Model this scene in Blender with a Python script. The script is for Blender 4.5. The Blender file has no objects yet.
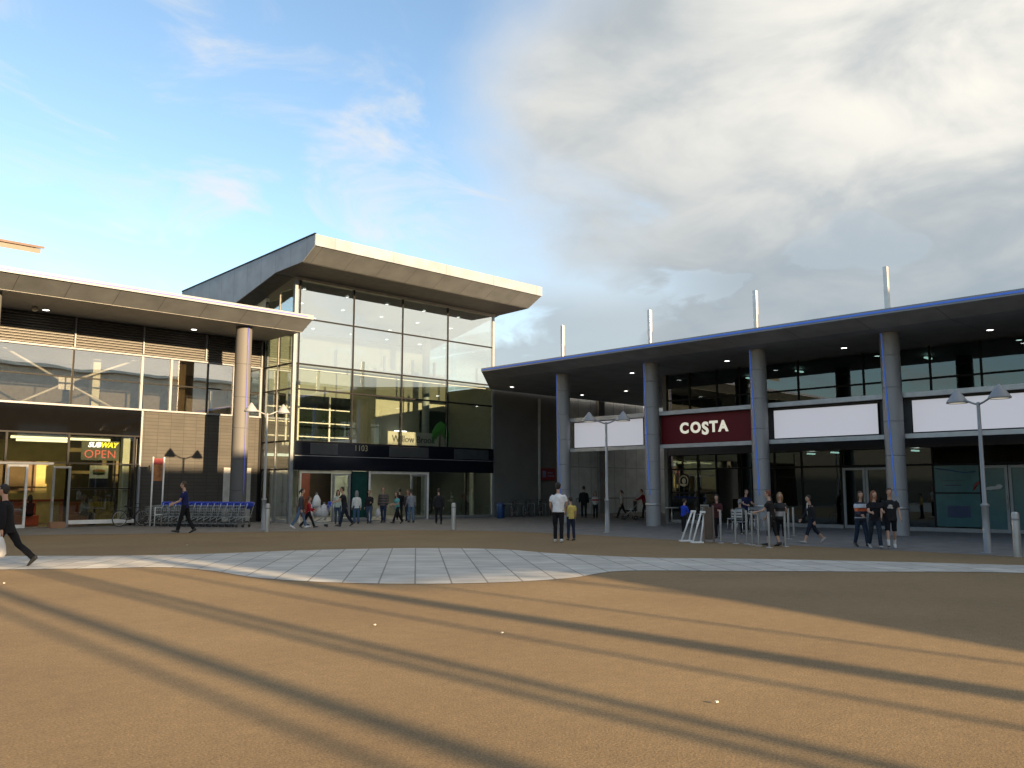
import bpy, bmesh, math, random
from mathutils import Vector, Matrix, noise as mnoise
random.seed(7)
S = bpy.context.scene
COL = S.collection
PI = math.pi
R = math.radians
V = Vector

# ------------------------------------------------------------------ camera numbers
F_PX, CX, CY, EYE = 860.0, 512.0, 384.0, 1.6
PITCH, YAW = math.atan2(105.0, F_PX), R(45.7)
FW = V((math.cos(YAW)*math.cos(PITCH), math.sin(YAW)*math.cos(PITCH), math.sin(PITCH)))
RT = V((math.sin(YAW), -math.cos(YAW), 0))
UP = RT.cross(FW)
def ray(u, v): return FW*F_PX + RT*(u-CX) - UP*(v-CY)
def gp(u, v, z=0.0):                       # where a pixel's ray meets height z
    d = ray(u, v); t = (z-EYE)/d.z
    return V((d.x*t, d.y*t, z))
def gy(u, v, y):
    d = ray(u, v); t = y/d.y
    return V((d.x*t, y, EYE+d.z*t))
def gx(u, v, x):
    d = ray(u, v); t = x/d.x
    return V((x, d.y*t, EYE+d.z*t))
AWAY = math.degrees(YAW)

# ------------------------------------------------------------------ materials
MATS = {}
def nodes_of(name):
    m = bpy.data.materials.new(name); m.use_nodes = True
    nt = m.node_tree
    return m, nt, nt.nodes.get('Principled BSDF'), nt.nodes.get('Material Output')
def N(nt, t, **kw):
    n = nt.nodes.new(t)
    for k, v in kw.items(): setattr(n, k, v)
    return n
def setc(sock, c):
    sock.default_value = (c[0], c[1], c[2], 1.0)
def mat(name, c, rough=0.6, metal=0.0, var=0.12, scale=3.0, bump=0.0, bscale=40.0, spec=0.5, emit=None, es=0.0):
    if name in MATS: return MATS[name]
    m, nt, b, o = nodes_of(name)
    b.inputs['Roughness'].default_value = rough
    b.inputs['Metallic'].default_value = metal
    b.inputs['Specular IOR Level'].default_value = spec
    tc = N(nt, 'ShaderNodeTexCoord')
    n = N(nt, 'ShaderNodeTexNoise'); n.inputs['Scale'].default_value = scale; n.inputs['Detail'].default_value = 6
    nt.links.new(tc.outputs['Object'], n.inputs['Vector'])
    r = N(nt, 'ShaderNodeValToRGB')
    r.color_ramp.elements[0].position = 0.3; r.color_ramp.elements[1].position = 0.7
    r.color_ramp.elements[0].color = (*[x*(1-var) for x in c], 1); r.color_ramp.elements[1].color = (*[min(1, x*(1+var)) for x in c], 1)
    nt.links.new(n.outputs['Fac'], r.inputs['Fac']); nt.links.new(r.outputs['Color'], b.inputs['Base Color'])
    if bump:
        n2 = N(nt, 'ShaderNodeTexNoise'); n2.inputs['Scale'].default_value = bscale; n2.inputs['Detail'].default_value = 4
        nt.links.new(tc.outputs['Object'], n2.inputs['Vector'])
        bp = N(nt, 'ShaderNodeBump'); bp.inputs['Strength'].default_value = bump; bp.inputs['Distance'].default_value = 0.02
        nt.links.new(n2.outputs['Fac'], bp.inputs['Height']); nt.links.new(bp.outputs['Normal'], b.inputs['Normal'])
    if emit:
        setc(b.inputs['Emission Color'], emit); b.inputs['Emission Strength'].default_value = es
    MATS[name] = m
    return m
def glow(name, c, s):
    if name in MATS: return MATS[name]
    m, nt, b, o = nodes_of(name)
    setc(b.inputs['Base Color'], [x*0.7 for x in c]); b.inputs['Roughness'].default_value = 0.5
    setc(b.inputs['Emission Color'], c); b.inputs['Emission Strength'].default_value = s
    MATS[name] = m
    return m
def glass(name, tint, base, power=4.0, rough=0.0, gl=(1, 1, 1), wob=0.0):
    if name in MATS: return MATS[name]
    m, nt, b, o = nodes_of(name); nt.nodes.remove(b)
    lw = N(nt, 'ShaderNodeLayerWeight'); lw.inputs['Blend'].default_value = 0.5
    pw = N(nt, 'ShaderNodeMath', operation='POWER'); pw.inputs[1].default_value = power
    nt.links.new(lw.outputs['Facing'], pw.inputs[0])
    ma = N(nt, 'ShaderNodeMath', operation='MULTIPLY_ADD', use_clamp=True); ma.inputs[1].default_value = 1-base; ma.inputs[2].default_value = base
    nt.links.new(pw.outputs[0], ma.inputs[0])
    tr = N(nt, 'ShaderNodeBsdfTransparent'); setc(tr.inputs['Color'], tint)
    g = N(nt, 'ShaderNodeBsdfGlossy'); g.inputs['Roughness'].default_value = rough; setc(g.inputs['Color'], gl)
    mx = N(nt, 'ShaderNodeMixShader')
    nt.links.new(ma.outputs[0], mx.inputs['Fac']); nt.links.new(tr.outputs[0], mx.inputs[1]); nt.links.new(g.outputs[0], mx.inputs[2])
    nt.links.new(mx.outputs[0], o.inputs['Surface'])
    if wob:
        tc = N(nt, 'ShaderNodeTexCoord'); n = N(nt, 'ShaderNodeTexNoise'); n.inputs['Scale'].default_value = 0.5; n.inputs['Detail'].default_value = 1
        nt.links.new(tc.outputs['Object'], n.inputs['Vector'])
        bp = N(nt, 'ShaderNodeBump'); bp.inputs['Strength'].default_value = wob; bp.inputs['Distance'].default_value = 0.05
        nt.links.new(n.outputs['Fac'], bp.inputs['Height']); nt.links.new(bp.outputs['Normal'], g.inputs['Normal'])
    MATS[name] = m
    return m
def tiles(name, c1, c2, mortar, w, h, ms=0.01, axis='XZ', rough=0.6, offset=0.0, rot=0.0, bump=0.3, bias=0.0):
    """rectangular tiles / slabs / slats laid by the object's own coordinates"""
    if name in MATS: return MATS[name]
    m, nt, b, o = nodes_of(name)
    tc = N(nt, 'ShaderNodeTexCoord'); sp = N(nt, 'ShaderNodeSeparateXYZ'); cb = N(nt, 'ShaderNodeCombineXYZ')
    nt.links.new(tc.outputs['Object'], sp.inputs[0])
    nt.links.new(sp.outputs[axis[0]], cb.inputs['X']); nt.links.new(sp.outputs[axis[1]], cb.inputs['Y'])
    mp = N(nt, 'ShaderNodeMapping'); mp.inputs['Rotation'].default_value = (0, 0, rot)
    nt.links.new(cb.outputs[0], mp.inputs['Vector'])
    br = N(nt, 'ShaderNodeTexBrick'); br.offset = offset; br.squash = 1.0
    br.inputs['Scale'].default_value = 1.0; br.inputs['Brick Width'].default_value = w; br.inputs['Row Height'].default_value = h
    br.inputs['Mortar Size'].default_value = ms; br.inputs['Mortar Smooth'].default_value = 0.1; br.inputs['Bias'].default_value = bias
    setc(br.inputs['Color1'], c1); setc(br.inputs['Color2'], c2); setc(br.inputs['Mortar'], mortar)
    nt.links.new(mp.outputs[0], br.inputs['Vector'])
    n = N(nt, 'ShaderNodeTexNoise'); n.inputs['Scale'].default_value = 1.3; n.inputs['Detail'].default_value = 8
    nt.links.new(tc.outputs['Object'], n.inputs['Vector'])
    mx = N(nt, 'ShaderNodeMix', data_type='RGBA', blend_type='MULTIPLY'); mx.inputs['Factor'].default_value = 1.0
    rr = N(nt, 'ShaderNodeValToRGB'); rr.color_ramp.elements[0].position = .3; rr.color_ramp.elements[1].position = .7
    rr.color_ramp.elements[0].color = (.8, .8, .8, 1); rr.color_ramp.elements[1].color = (1.1, 1.1, 1.1, 1)
    nt.links.new(n.outputs['Fac'], rr.inputs['Fac'])
    nt.links.new(br.outputs['Color'], mx.inputs['A']); nt.links.new(rr.outputs['Color'], mx.inputs['B'])
    nt.links.new(mx.outputs['Result'], b.inputs['Base Color'])
    b.inputs['Roughness'].default_value = rough
    if bump:
        bp = N(nt, 'ShaderNodeBump', invert=True); bp.inputs['Strength'].default_value = bump; bp.inputs['Distance'].default_value = 0.01
        nt.links.new(br.outputs['Fac'], bp.inputs['Height']); nt.links.new(bp.outputs['Normal'], b.inputs['Normal'])
    MATS[name] = m
    return m
def gravel(name, c, stain, rough=0.85):
    """resin-bound gravel: fine speckle, broad stains and a few darker patches"""
    m, nt, b, o = nodes_of(name)
    tc = N(nt, 'ShaderNodeTexCoord')
    def noise(scale, det, rgh=0.55):
        n = N(nt, 'ShaderNodeTexNoise'); n.inputs['Scale'].default_value = scale; n.inputs['Detail'].default_value = det
        n.inputs['Roughness'].default_value = rgh
        nt.links.new(tc.outputs['Object'], n.inputs['Vector']); return n
    def ramp(src, p0, c0, p1, c1):
        r = N(nt, 'ShaderNodeValToRGB'); e = r.color_ramp.elements
        e[0].position = p0; e[1].position = p1; e[0].color = (*c0, 1); e[1].color = (*c1, 1)
        nt.links.new(src, r.inputs['Fac']); return r
    def mul(a, bb, f=1.0):
        x = N(nt, 'ShaderNodeMix', data_type='RGBA', blend_type='MULTIPLY'); x.inputs['Factor'].default_value = f
        nt.links.new(a, x.inputs['A']); nt.links.new(bb, x.inputs['B']); return x.outputs['Result']
    fine = noise(55, 3, .7); mid = noise(7, 8, .75); big = noise(.35, 6, .6); patch = noise(.16, 8, .65)
    base = ramp(mid.outputs['Fac'], .3, [x*.84 for x in c], .7, [x*1.14 for x in c])
    a = mul(base.outputs['Color'], ramp(fine.outputs['Fac'], .3, (.45, .45, .45), .7, (1.5, 1.47, 1.4)).outputs['Color'], .8)
    a = mul(a, ramp(big.outputs['Fac'], .32, (.86, .83, .8), .68, (1.06, 1.05, 1.02)).outputs['Color'])
    mx = N(nt, 'ShaderNodeMix', data_type='RGBA'); nt.links.new(a, mx.inputs['A']); setc(mx.inputs['B'], stain)
    pr = ramp(patch.outputs['Fac'], .60, (0, 0, 0), .76, (.5, .5, .5)); nt.links.new(pr.outputs['Color'], mx.inputs['Factor'])
    nt.links.new(mx.outputs['Result'], b.inputs['Base Color'])
    b.inputs['Roughness'].default_value = rough; b.inputs['Specular IOR Level'].default_value = .25
    bp = N(nt, 'ShaderNodeBump'); bp.inputs['Strength'].default_value = .35; bp.inputs['Distance'].default_value = .01
    nt.links.new(fine.outputs['Fac'], bp.inputs['Height']); nt.links.new(bp.outputs['Normal'], b.inputs['Normal'])
    MATS[name] = m
    return m
def striped(name, cols, period, axis='Z'):
    if name in MATS: return MATS[name]
    m, nt, b, o = nodes_of(name)
    tc = N(nt, 'ShaderNodeTexCoord'); sp = N(nt, 'ShaderNodeSeparateXYZ'); nt.links.new(tc.outputs['Object'], sp.inputs[0])
    d = N(nt, 'ShaderNodeMath', operation='DIVIDE'); d.inputs[1].default_value = period; nt.links.new(sp.outputs[axis], d.inputs[0])
    fr = N(nt, 'ShaderNodeMath', operation='FRACT'); nt.links.new(d.outputs[0], fr.inputs[0])
    r = N(nt, 'ShaderNodeValToRGB'); r.color_ramp.interpolation = 'CONSTANT'
    e = r.color_ramp.elements
    e[0].position = 0; e[0].color = (*cols[0], 1); e[1].position = 1/len(cols); e[1].color = (*cols[1 % len(cols)], 1)
    for i in range(2, len(cols)):
        x = e.new(i/len(cols)); x.color = (*cols[i], 1)
    nt.links.new(fr.outputs[0], r.inputs['Fac']); nt.links.new(r.outputs['Color'], b.inputs['Base Color'])
    b.inputs['Roughness'].default_value = .85
    MATS[name] = m
    return m
def bands(name, stops):
    """colour by height (object Z) for garments with a band: [(z, colour), ...] constant steps"""
    if name in MATS: return MATS[name]
    m, nt, b, o = nodes_of(name)
    tc = N(nt, 'ShaderNodeTexCoord'); sp = N(nt, 'ShaderNodeSeparateXYZ'); nt.links.new(tc.outputs['Object'], sp.inputs[0])
    d = N(nt, 'ShaderNodeMath', operation='DIVIDE'); d.inputs[1].default_value = 2.0; nt.links.new(sp.outputs['Z'], d.inputs[0])
    r = N(nt, 'ShaderNodeValToRGB'); r.color_ramp.interpolation = 'CONSTANT'; e = r.color_ramp.elements
    e[0].position = stops[0][0]/2; e[0].color = (*stops[0][1], 1); e[1].position = stops[1][0]/2; e[1].color = (*stops[1][1], 1)
    for z, c in stops[2:]:
        x = e.new(z/2); x.color = (*c, 1)
    nt.links.new(d.outputs[0], r.inputs['Fac']); nt.links.new(r.outputs['Color'], b.inputs['Base Color'])
    b.inputs['Roughness'].default_value = .85
    MATS[name] = m
    return m

# ------------------------------------------------------------------ mesh builder
class MB:
    def __init__(s): s.v = []; s.f = []; s.mi = []; s.sm = []; s.cur = 0
    def add(s, vs, fs, smooth=False):
        o = len(s.v); s.v += [tuple(p) for p in vs]
        for f in fs: s.f.append([i+o for i in f]); s.mi.append(s.cur); s.sm.append(smooth)
        return s
    def box(s, a, b):
        x0, y0, z0 = [min(a[i], b[i]) for i in range(3)]; x1, y1, z1 = [max(a[i], b[i]) for i in range(3)]
        return s.add([(x0,y0,z0),(x1,y0,z0),(x1,y1,z0),(x0,y1,z0),(x0,y0,z1),(x1,y0,z1),(x1,y1,z1),(x0,y1,z1)],
            [(0,3,2,1),(4,5,6,7),(0,1,5,4),(1,2,6,5),(2,3,7,6),(3,0,4,7)])
    def bevbox(s, a, b, r=0.01):
        bm = bmesh.new(); bmesh.ops.create_cube(bm, size=1)
        c = [(a[i]+b[i])/2 for i in range(3)]; d = [abs(b[i]-a[i]) for i in range(3)]
        for q in bm.verts: q.co = V((c[0]+q.co.x*d[0], c[1]+q.co.y*d[1], c[2]+q.co.z*d[2]))
        bmesh.ops.bevel(bm, geom=bm.edges[:], offset=min(r, min(d)*.45), segments=2, affect='EDGES', profile=.5)
        bm.verts.index_update()
        s.add([q.co[:] for q in bm.verts], [[q.index for q in f.verts] for f in bm.faces]); bm.free(); return s
    def tube(s, pts, rad, seg=10, cap=True, smooth=True):
        pts = [V(p) for p in pts]; n = len(pts); rad = rad if isinstance(rad, (list, tuple)) else [rad]*n
        vs = []; fs = []
        t0 = (pts[1]-pts[0]).normalized(); a = t0.orthogonal().normalized()
        for i, p in enumerate(pts):
            t = (pts[min(i+1, n-1)]-pts[max(i-1, 0)])
            t = t.normalized() if t.length > 1e-9 else t0
            a = (a - t*a.dot(t)).normalized(); c = t.cross(a)
            for k in range(seg):
                th = 2*PI*k/seg; vs.append(p+(a*math.cos(th)+c*math.sin(th))*rad[i])
        for i in range(n-1):
            for k in range(seg):
                k2 = (k+1) % seg; fs.append((i*seg+k, i*seg+k2, (i+1)*seg+k2, (i+1)*seg+k))
        s.add(vs, fs, smooth)
        if cap:
            s.add(vs[:seg], [tuple(range(seg-1, -1, -1))]); s.add(vs[-seg:], [tuple(range(seg))])
        return s
    def lathe(s, prof, c=(0,0,0), seg=20, smooth=True):
        vs = []; fs = []
        for r, z in prof:
            for k in range(seg):
                th = 2*PI*k/seg; vs.append((c[0]+r*math.cos(th), c[1]+r*math.sin(th), c[2]+z))
        for i in range(len(prof)-1):
            for k in range(seg):
                k2 = (k+1) % seg; fs.append((i*seg+k, i*seg+k2, (i+1)*seg+k2, (i+1)*seg+k))
        s.add(vs, fs, smooth); return s
    def prism(s, poly, z0, z1):
        n = len(poly); vs = [(p[0], p[1], z0) for p in poly]+[(p[0], p[1], z1) for p in poly]
        return s.add(vs, [tuple(range(n-1, -1, -1)), tuple(range(n, 2*n))]+[(i, (i+1) % n, (i+1) % n+n, i+n) for i in range(n)])
    def xprism(s, prof, x0, x1):      # profile in (y, z) swept along x
        n = len(prof); vs = [(x0, p[0], p[1]) for p in prof]+[(x1, p[0], p[1]) for p in prof]
        return s.add(vs, [tuple(range(n)), tuple(range(2*n-1, n-1, -1))]+[((i+1) % n, i, i+n, (i+1) % n+n) for i in range(n)])
    def ell(s, c, r, seg=12, rings=8, M=None):
        vs = []; fs = []
        for i in range(rings+1):
            ph = PI*i/rings
            for k in range(seg):
                th = 2*PI*k/seg
                p = V((r[0]*math.sin(ph)*math.cos(th), r[1]*math.sin(ph)*math.sin(th), r[2]*math.cos(ph)))
                if M: p = M @ p
                vs.append(p+V(c))
        for i in range(rings):
            for k in range(seg):
                k2 = (k+1) % seg; fs.append((i*seg+k, (i+1)*seg+k, (i+1)*seg+k2, i*seg+k2))
        return s.add(vs, fs, True)
    def torus(s, c, r, t, axis='Y', seg=24, ts=8):
        vs = []; fs = []
        for i in range(seg):
            th = 2*PI*i/seg
            for k in range(ts):
                ph = 2*PI*k/ts; rr = r+t*math.cos(ph); q = (rr*math.cos(th), rr*math.sin(th), t*math.sin(ph))
                if axis == 'Y': q = (q[0], q[2], q[1])
                elif axis == 'X': q = (q[2], q[0], q[1])
                vs.append((c[0]+q[0], c[1]+q[1], c[2]+q[2]))
        for i in range(seg):
            for k in range(ts):
                a, b2 = (i+1) % seg, (k+1) % ts; fs.append((i*ts+k, a*ts+k, a*ts+b2, i*ts+b2))
        return s.add(vs, fs, True)
    def mesh(s, name, off=(0, 0, 0)):
        me = bpy.data.meshes.new(name)
        me.from_pydata([(p[0]-off[0], p[1]-off[1], p[2]-off[2]) for p in s.v], [], s.f)
        for p, i, sm in zip(me.polygons, s.mi, s.sm): p.material_index = i; p.use_smooth = sm
        bm = bmesh.new(); bm.from_mesh(me); bmesh.ops.remove_doubles(bm, verts=bm.verts, dist=1e-5)
        bmesh.ops.recalc_face_normals(bm, faces=bm.faces); bm.to_mesh(me); bm.free()
        me.update(); return me

def wloc(o):
    p = V((0, 0, 0))
    while o: p += o.location; o = o.parent
    return p
def link(name, me, mats, parent=None, label=None):
    for m in (mats if isinstance(mats, (list, tuple)) else [mats]): me.materials.append(m)
    o = bpy.data.objects.new(name, me); COL.objects.link(o)
    if parent: o.parent = parent
    if label: o['label'] = label
    return o
def part(name, mb, mats, parent, world=True, label=None):
    """a child mesh; with world=True its shape was written in world metres"""
    return link(name, mb.mesh(name, wloc(parent) if world else (0, 0, 0)), mats, parent, label)
def thing(name, label, cat, loc=(0, 0, 0), rz=0.0, group=None):
    o = bpy.data.objects.new(name, None); COL.objects.link(o); o.empty_display_size = .3
    o.location = loc; o.rotation_euler = (0, 0, rz); o['label'] = label; o['category'] = cat
    if group: o['group'] = group
    return o
def solo(name, mb, mats, label, cat, loc=(0, 0, 0), rz=0.0, group=None, world=True):
    o = link(name, mb.mesh(name, loc if world else (0, 0, 0)), mats); o.location = loc; o.rotation_euler = (0, 0, rz)
    o['label'] = label; o['category'] = cat
    if group: o['group'] = group
    return o
def struct(name, mb, mats):
    o = link(name, mb.mesh(name), mats); o['kind'] = 'structure'; return o
def dup(o, parent=None, loc=None, rz=None, label=None):
    c = o.copy(); COL.objects.link(c)
    if parent: c.parent = parent
    if loc is not None: c.location = loc
    if rz is not None: c.rotation_euler = (0, 0, rz)
    if label: c['label'] = label
    for ch in list(o.children): dup(ch, c)
    return c
def text_mesh(txt, size, extrude=.01, bold=0.0, space=1.0, align='CENTER', shear=0.0):
    cu = bpy.data.curves.new('lettering', 'FONT'); cu.body = txt; cu.size = size; cu.extrude = extrude; cu.offset = bold
    cu.space_character = space; cu.align_x = align; cu.align_y = 'CENTER'; cu.shear = shear; cu.resolution_u = 4
    o = bpy.data.objects.new('lettering', cu); COL.objects.link(o)
    dg = bpy.context.evaluated_depsgraph_get(); me = bpy.data.meshes.new_from_object(o.evaluated_get(dg))
    bpy.data.objects.remove(o); bpy.data.curves.remove(cu)
    return me
FACE_X = Matrix(((0, 0, -1), (-1, 0, 0), (0, 1, 0))).to_4x4()      # a plane facing -X
FACE_Y = Matrix(((1, 0, 0), (0, 0, -1), (0, 1, 0))).to_4x4()       # a plane facing -Y
def lettering(txt, size, pos, face, m, parent, name='lettering', **kw):
    me = text_mesh(txt, size, **kw); p = V(pos)-wloc(parent)
    me.transform(Matrix.Translation(p) @ face); me.materials.clear()
    return link(name, me, m, parent)

# ------------------------------------------------------------------ shared materials
ORANGE_GRAVEL = gravel('tan_gravel', (.238, .174, .100), (.13, .085, .045))
GREY_PAVE = tiles('grey_block_paving', (.20, .195, .19), (.165, .16, .155), (.11, .105, .1), .4, .2, .006, 'XY', .8, .5)
SLABS = tiles('pale_slab_paving', (.52, .51, .47), (.43, .42, .395), (.20, .195, .18), .62, .62, .016, 'XY', .75, .35, -R(52), .25)
CREAM = mat('cream_painted_metal', (.22, .237, .268), .4, .0, .05)
ALU = mat('brushed_silver_panel', (.50, .49, .47), .42, .35, .06, 2.0)
SOFFIT = tiles('grey_brown_soffit_panel', (.128, .138, .148), (.120, .130, .139), (.055, .053, .05), 1.8, 40, .012, 'XY', .6, 0, 0, .2)
SOFFIT_DK = tiles('dark_grey_soffit_panel', (.34, .345, .35), (.32, .325, .33), (.14, .14, .14), 2.6, 40, .014, 'YX', .6, 0, 0, .2)
ROOF_SIDE = tiles('blue_grey_cladding', (.30, .33, .37), (.28, .31, .35), (.16, .17, .19), 1.4, 40, .012, 'YZ', .5, 0, 0, .2)
MULL = mat('dark_grey_mullion', (.010, .010, .011), .5, 0, spec=.15)
MULL_LT = mat('pale_mullion', (.26, .26, .25), .4, .1)
STEEL = mat('satin_steel', (.52, .52, .52), .36, .7, .08)
GALV = mat('grey_painted_steel', (.26, .27, .28), .5, .3, .08)
BLACK = mat('black_rubber', (.025, .025, .027), .7)
WHITE = mat('white_painted_metal', (.75, .75, .74), .5)
PLASTER = mat('cream_plaster', (.72, .74, .62), .8, 0, .05)
PLASTER_SHADED = mat('shade_toned_plaster', (.36, .37, .29), .8, 0, .06)  # cream plaster toned darker to carry the shade inside the tower's right side
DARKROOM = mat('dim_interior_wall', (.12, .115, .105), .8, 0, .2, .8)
FLOOR_IN = mat('interior_floor_tile', (.2, .19, .175), .35, 0, .15)
CEIL_IN = mat('interior_ceiling', (.55, .55, .52), .8)
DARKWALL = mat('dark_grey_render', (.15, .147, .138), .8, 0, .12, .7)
PLINTH = mat('grey_concrete_plinth', (.15, .148, .14), .85, 0, .15)
LIGHTCLAD = tiles('light_grey_metal_cladding', (.66, .67, .66), (.60, .61, .60), (.3, .3, .3), 1.2, 3.0, .02, 'XZ', .55, 0, 0, .3)
BRICK = tiles('brown_terracotta_tile', (.056, .053, .047), (.048, .045, .040), (.030, .028, .026), .6, .16, .012, 'XZ', .75, 0.0)
LED_BLUE = glow('blue_led', (.06, .17, .68), .068)
LED_VIOLET = glow('violet_led', (.12, .13, .55), .045)
LAMPGLOW = glow('warm_lamp_glow', (1, .93, .8), 1.2)
DOWNGLOW = glow('white_lamp_glow', (1, .97, .9), 1.6)
G_SOLAR = glass('coated_window_glass', (.96, .96, .93), .37, 3.0, 0, (1, .97, .92), .10)
G_SHOP = glass('shopfront_glass', (.72, .74, .70), .10, 3.5, 0, (1, 1, 1), .05)
G_TOWER = glass('green_tinted_glass', (.92, .95, .92), .20, 2.6, 0, (.95, 1, 1), .05)
G_TOWER_UP = glass('sky_reflecting_glass', (.90, .95, .91), .56, 2.6, 0, (.97, 1, 1), .05)
G_RIGHT = glass('dark_tinted_glass', (.34, .42, .41), .10, 3.0, 0, (.85, .95, 1), .05)
G_TEAL = mat('teal_window_film', (.035, .115, .125), .25, 0, .1)
G_FASCIA = mat('glossy_navy_panel', (.006, .008, .014), .15, 0, .1)
GREYPANEL = mat('grey_glazed_panel', (.055, .06, .065), .18)

# ------------------------------------------------------------------ ground
def catmull(pts, n=8, closed=False):
    out = []; L = len(pts)
    for i in range(L if closed else L-1):
        P = [V(pts[(i+k) % L] if closed else pts[max(0, min(L-1, i+k))]) for k in (-1, 0, 1, 2)]
        for j in range(n):
            t = j/n
            out.append(.5*((2*P[1])+(P[2]-P[0])*t+(2*P[0]-5*P[1]+4*P[2]-P[3])*t*t+(3*P[1]-P[0]-3*P[2]+P[3])*t**3))
    if not closed: out.append(V(pts[-1]))
    return out
def sheet(name, poly, z, m):
    bm = bmesh.new(); vs = [bm.verts.new((p[0], p[1], z)) for p in poly]; f = bm.faces.new(vs)
    if f.normal.z < 0: f.normal_flip()
    bmesh.ops.triangulate(bm, faces=bm.faces[:]); me = bpy.data.meshes.new(name); bm.to_mesh(me); bm.free()
    o = link(name, me, m); o['kind'] = 'structure'; return o
sheet('ground', [(-900, -900), (900, -900), (900, 900), (-900, 900)], 0.0, ORANGE_GRAVEL)
pv = [(-40, 34.2), (0, 34.0), (8.3, 33.7), (12.0, 32.0), (15.8, 30.2), (19.9, 28.0), (22.4, 25.2), (23.2, 22.4), (23.2, 19), (22.9, 16), (23.1, 12.5), (23.2, 9.0), (23.1, 5.0), (23.1, -6)]
sheet('pavement', [p for p in catmull(pv, 6)]+[V((60, -6)), V((60, 60)), V((-40, 60))], 0.004, GREY_PAVE)
top = [(-30, 38.0), (0, 27.6), (5.9, 23.5), (7.6, 21.9), (9.6, 20.8), (12.1, 20.2), (14.7, 18.8), (16.0, 17.0), (16.0, 14.8), (16.6, 12.4), (18.2, 10.2), (19.6, 7.7), (20.8, 5.2), (24, -1)]
bot = [(22.2, -2), (18.9, 4.9), (16.7, 7.5), (14.8, 9.6), (13.5, 10.8), (11.8, 10.6), (10.5, 10.9), (9.3, 11.7), (8.3, 13.0), (7.8, 14.6), (7.8, 16.6), (7.4, 17.9), (6.3, 18.6), (4.8, 19.7), (0, 23.4), (-30, 35)]
sheet('slab_paving', catmull(top, 8)+catmull(bot, 8), 0.008, SLABS)

# ------------------------------------------------------------------ sky, sun, camera
EL = 11.0
w = bpy.data.worlds.new('World'); S.world = w; w.use_nodes = True
nt = w.node_tree; bg = nt.nodes['Background']
sky = N(nt, 'ShaderNodeTexSky', sky_type='NISHITA'); sky.sun_disc = False; sky.sun_elevation = R(EL); sky.sun_rotation = R(180)
sky.altitude = 50; sky.air_density = 1.0; sky.dust_density = .5; sky.ozone_density = 1.5
SKY_K = 0.062
tc = N(nt, 'ShaderNodeTexCoord'); sp = N(nt, 'ShaderNodeSeparateXYZ'); nt.links.new(tc.outputs['Generated'], sp.inputs[0])
def M(op, a, b=None, c=None, clamp=False):
    n = N(nt, 'ShaderNodeMath', operation=op, use_clamp=clamp)
    for i, x in enumerate((a, b, c)):
        if x is None: continue
        if isinstance(x, (int, float)): n.inputs[i].default_value = x
        else: nt.links.new(x, n.inputs[i])
    return n.outputs[0]
def sstep(x, lo, hi):
    n = N(nt, 'ShaderNodeMapRange', interpolation_type='SMOOTHSTEP')
    nt.links.new(x, n.inputs['Value']); n.inputs['From Min'].default_value = lo; n.inputs['From Max'].default_value = hi
    return n.outputs['Result']
zz = M('ADD', M('MAXIMUM', sp.outputs['Z'], 0.0), 0.22)
cb = N(nt, 'ShaderNodeCombineXYZ')
nt.links.new(M('DIVIDE', sp.outputs['X'], zz), cb.inputs['X']); nt.links.new(M('DIVIDE', sp.outputs['Y'], zz), cb.inputs['Y'])
def wnoise(scale, det, rg, off=(0, 0, 0), dist=0.0, stretch=(1, 1, 1)):
    mp = N(nt, 'ShaderNodeMapping'); mp.inputs['Location'].default_value = off; mp.inputs['Scale'].default_value = stretch
    nt.links.new(cb.outputs[0], mp.inputs['Vector'])
    n = N(nt, 'ShaderNodeTexNoise'); n.inputs['Scale'].default_value = scale; n.inputs['Detail'].default_value = det; n.inputs['Roughness'].default_value = rg
    n.inputs['Distortion'].default_value = dist
    nt.links.new(mp.outputs[0], n.inputs['Vector']); return n.outputs['Fac']
n1 = wnoise(1.1, 9, .52, (3.1, 1.7, 0), .3)
n2 = wnoise(3.2, 8, .55, (7.4, 2.2, 0), .4)
n3 = wnoise(0.7, 6, .5, (1.0, 5.0, 0), .2)
side = M('ADD', M('MULTIPLY', sp.outputs['X'], .765), M('MULTIPLY', sp.outputs['Y'], -.644))     # >0 : the cloudy half of the sky
edge = M('ADD', side, M('MULTIPLY', M('SUBTRACT', n1, .5), .55))
big = sstep(edge, -.02, .20)
holes = sstep(M('ADD', M('MULTIPLY', n1, .6), M('MULTIPLY', n2, .4)), .29, .43)
holes = M('MAXIMUM', holes, M('MULTIPLY', sstep(side, .06, .34), .92))
bigc = M('MULTIPLY', big, holes)
wisp = M('MULTIPLY', sstep(wnoise(2.3, 9, .6, (2.0, 9.3, 0), .9, (1, 1.6, 1)), .48, .74), .75)
bank = M('MULTIPLY', M('MULTIPLY', sstep(M('ADD', side, M('MULTIPLY', M('SUBTRACT', n2, .5), .5)), -.06, .10), sstep(sp.outputs['Z'], .30, .19)), .88)
bigc = M('MAXIMUM', bigc, bank)
cover = M('MAXIMUM', bigc, wisp, clamp=True)
lum = sstep(M('ADD', M('MULTIPLY', n3, .55), M('MULTIPLY', n2, .45)), .40, .61)
high = sstep(sp.outputs['Z'], .16, .42)
lum2 = M('MULTIPLY', M('ADD', M('MULTIPLY', lum, .75), .25), M('MULTIPLY', M('ADD', M('MULTIPLY', high, .8), .2), M('ADD', M('MULTIPLY', sstep(side, .05, .62), .45), .60)))
lum2 = M('MAXIMUM', lum2, M('MULTIPLY', sstep(M('MULTIPLY', sp.outputs['Y'], -1.0), .1, .75), M('ADD', M('MULTIPLY', lum, .5), .8)), clamp=True)
cr = N(nt, 'ShaderNodeMix', data_type='RGBA'); nt.links.new(lum2, cr.inputs['Factor'])
setc(cr.inputs['A'], (.072, .087, .100)); setc(cr.inputs['B'], (.215, .206, .186))
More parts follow.
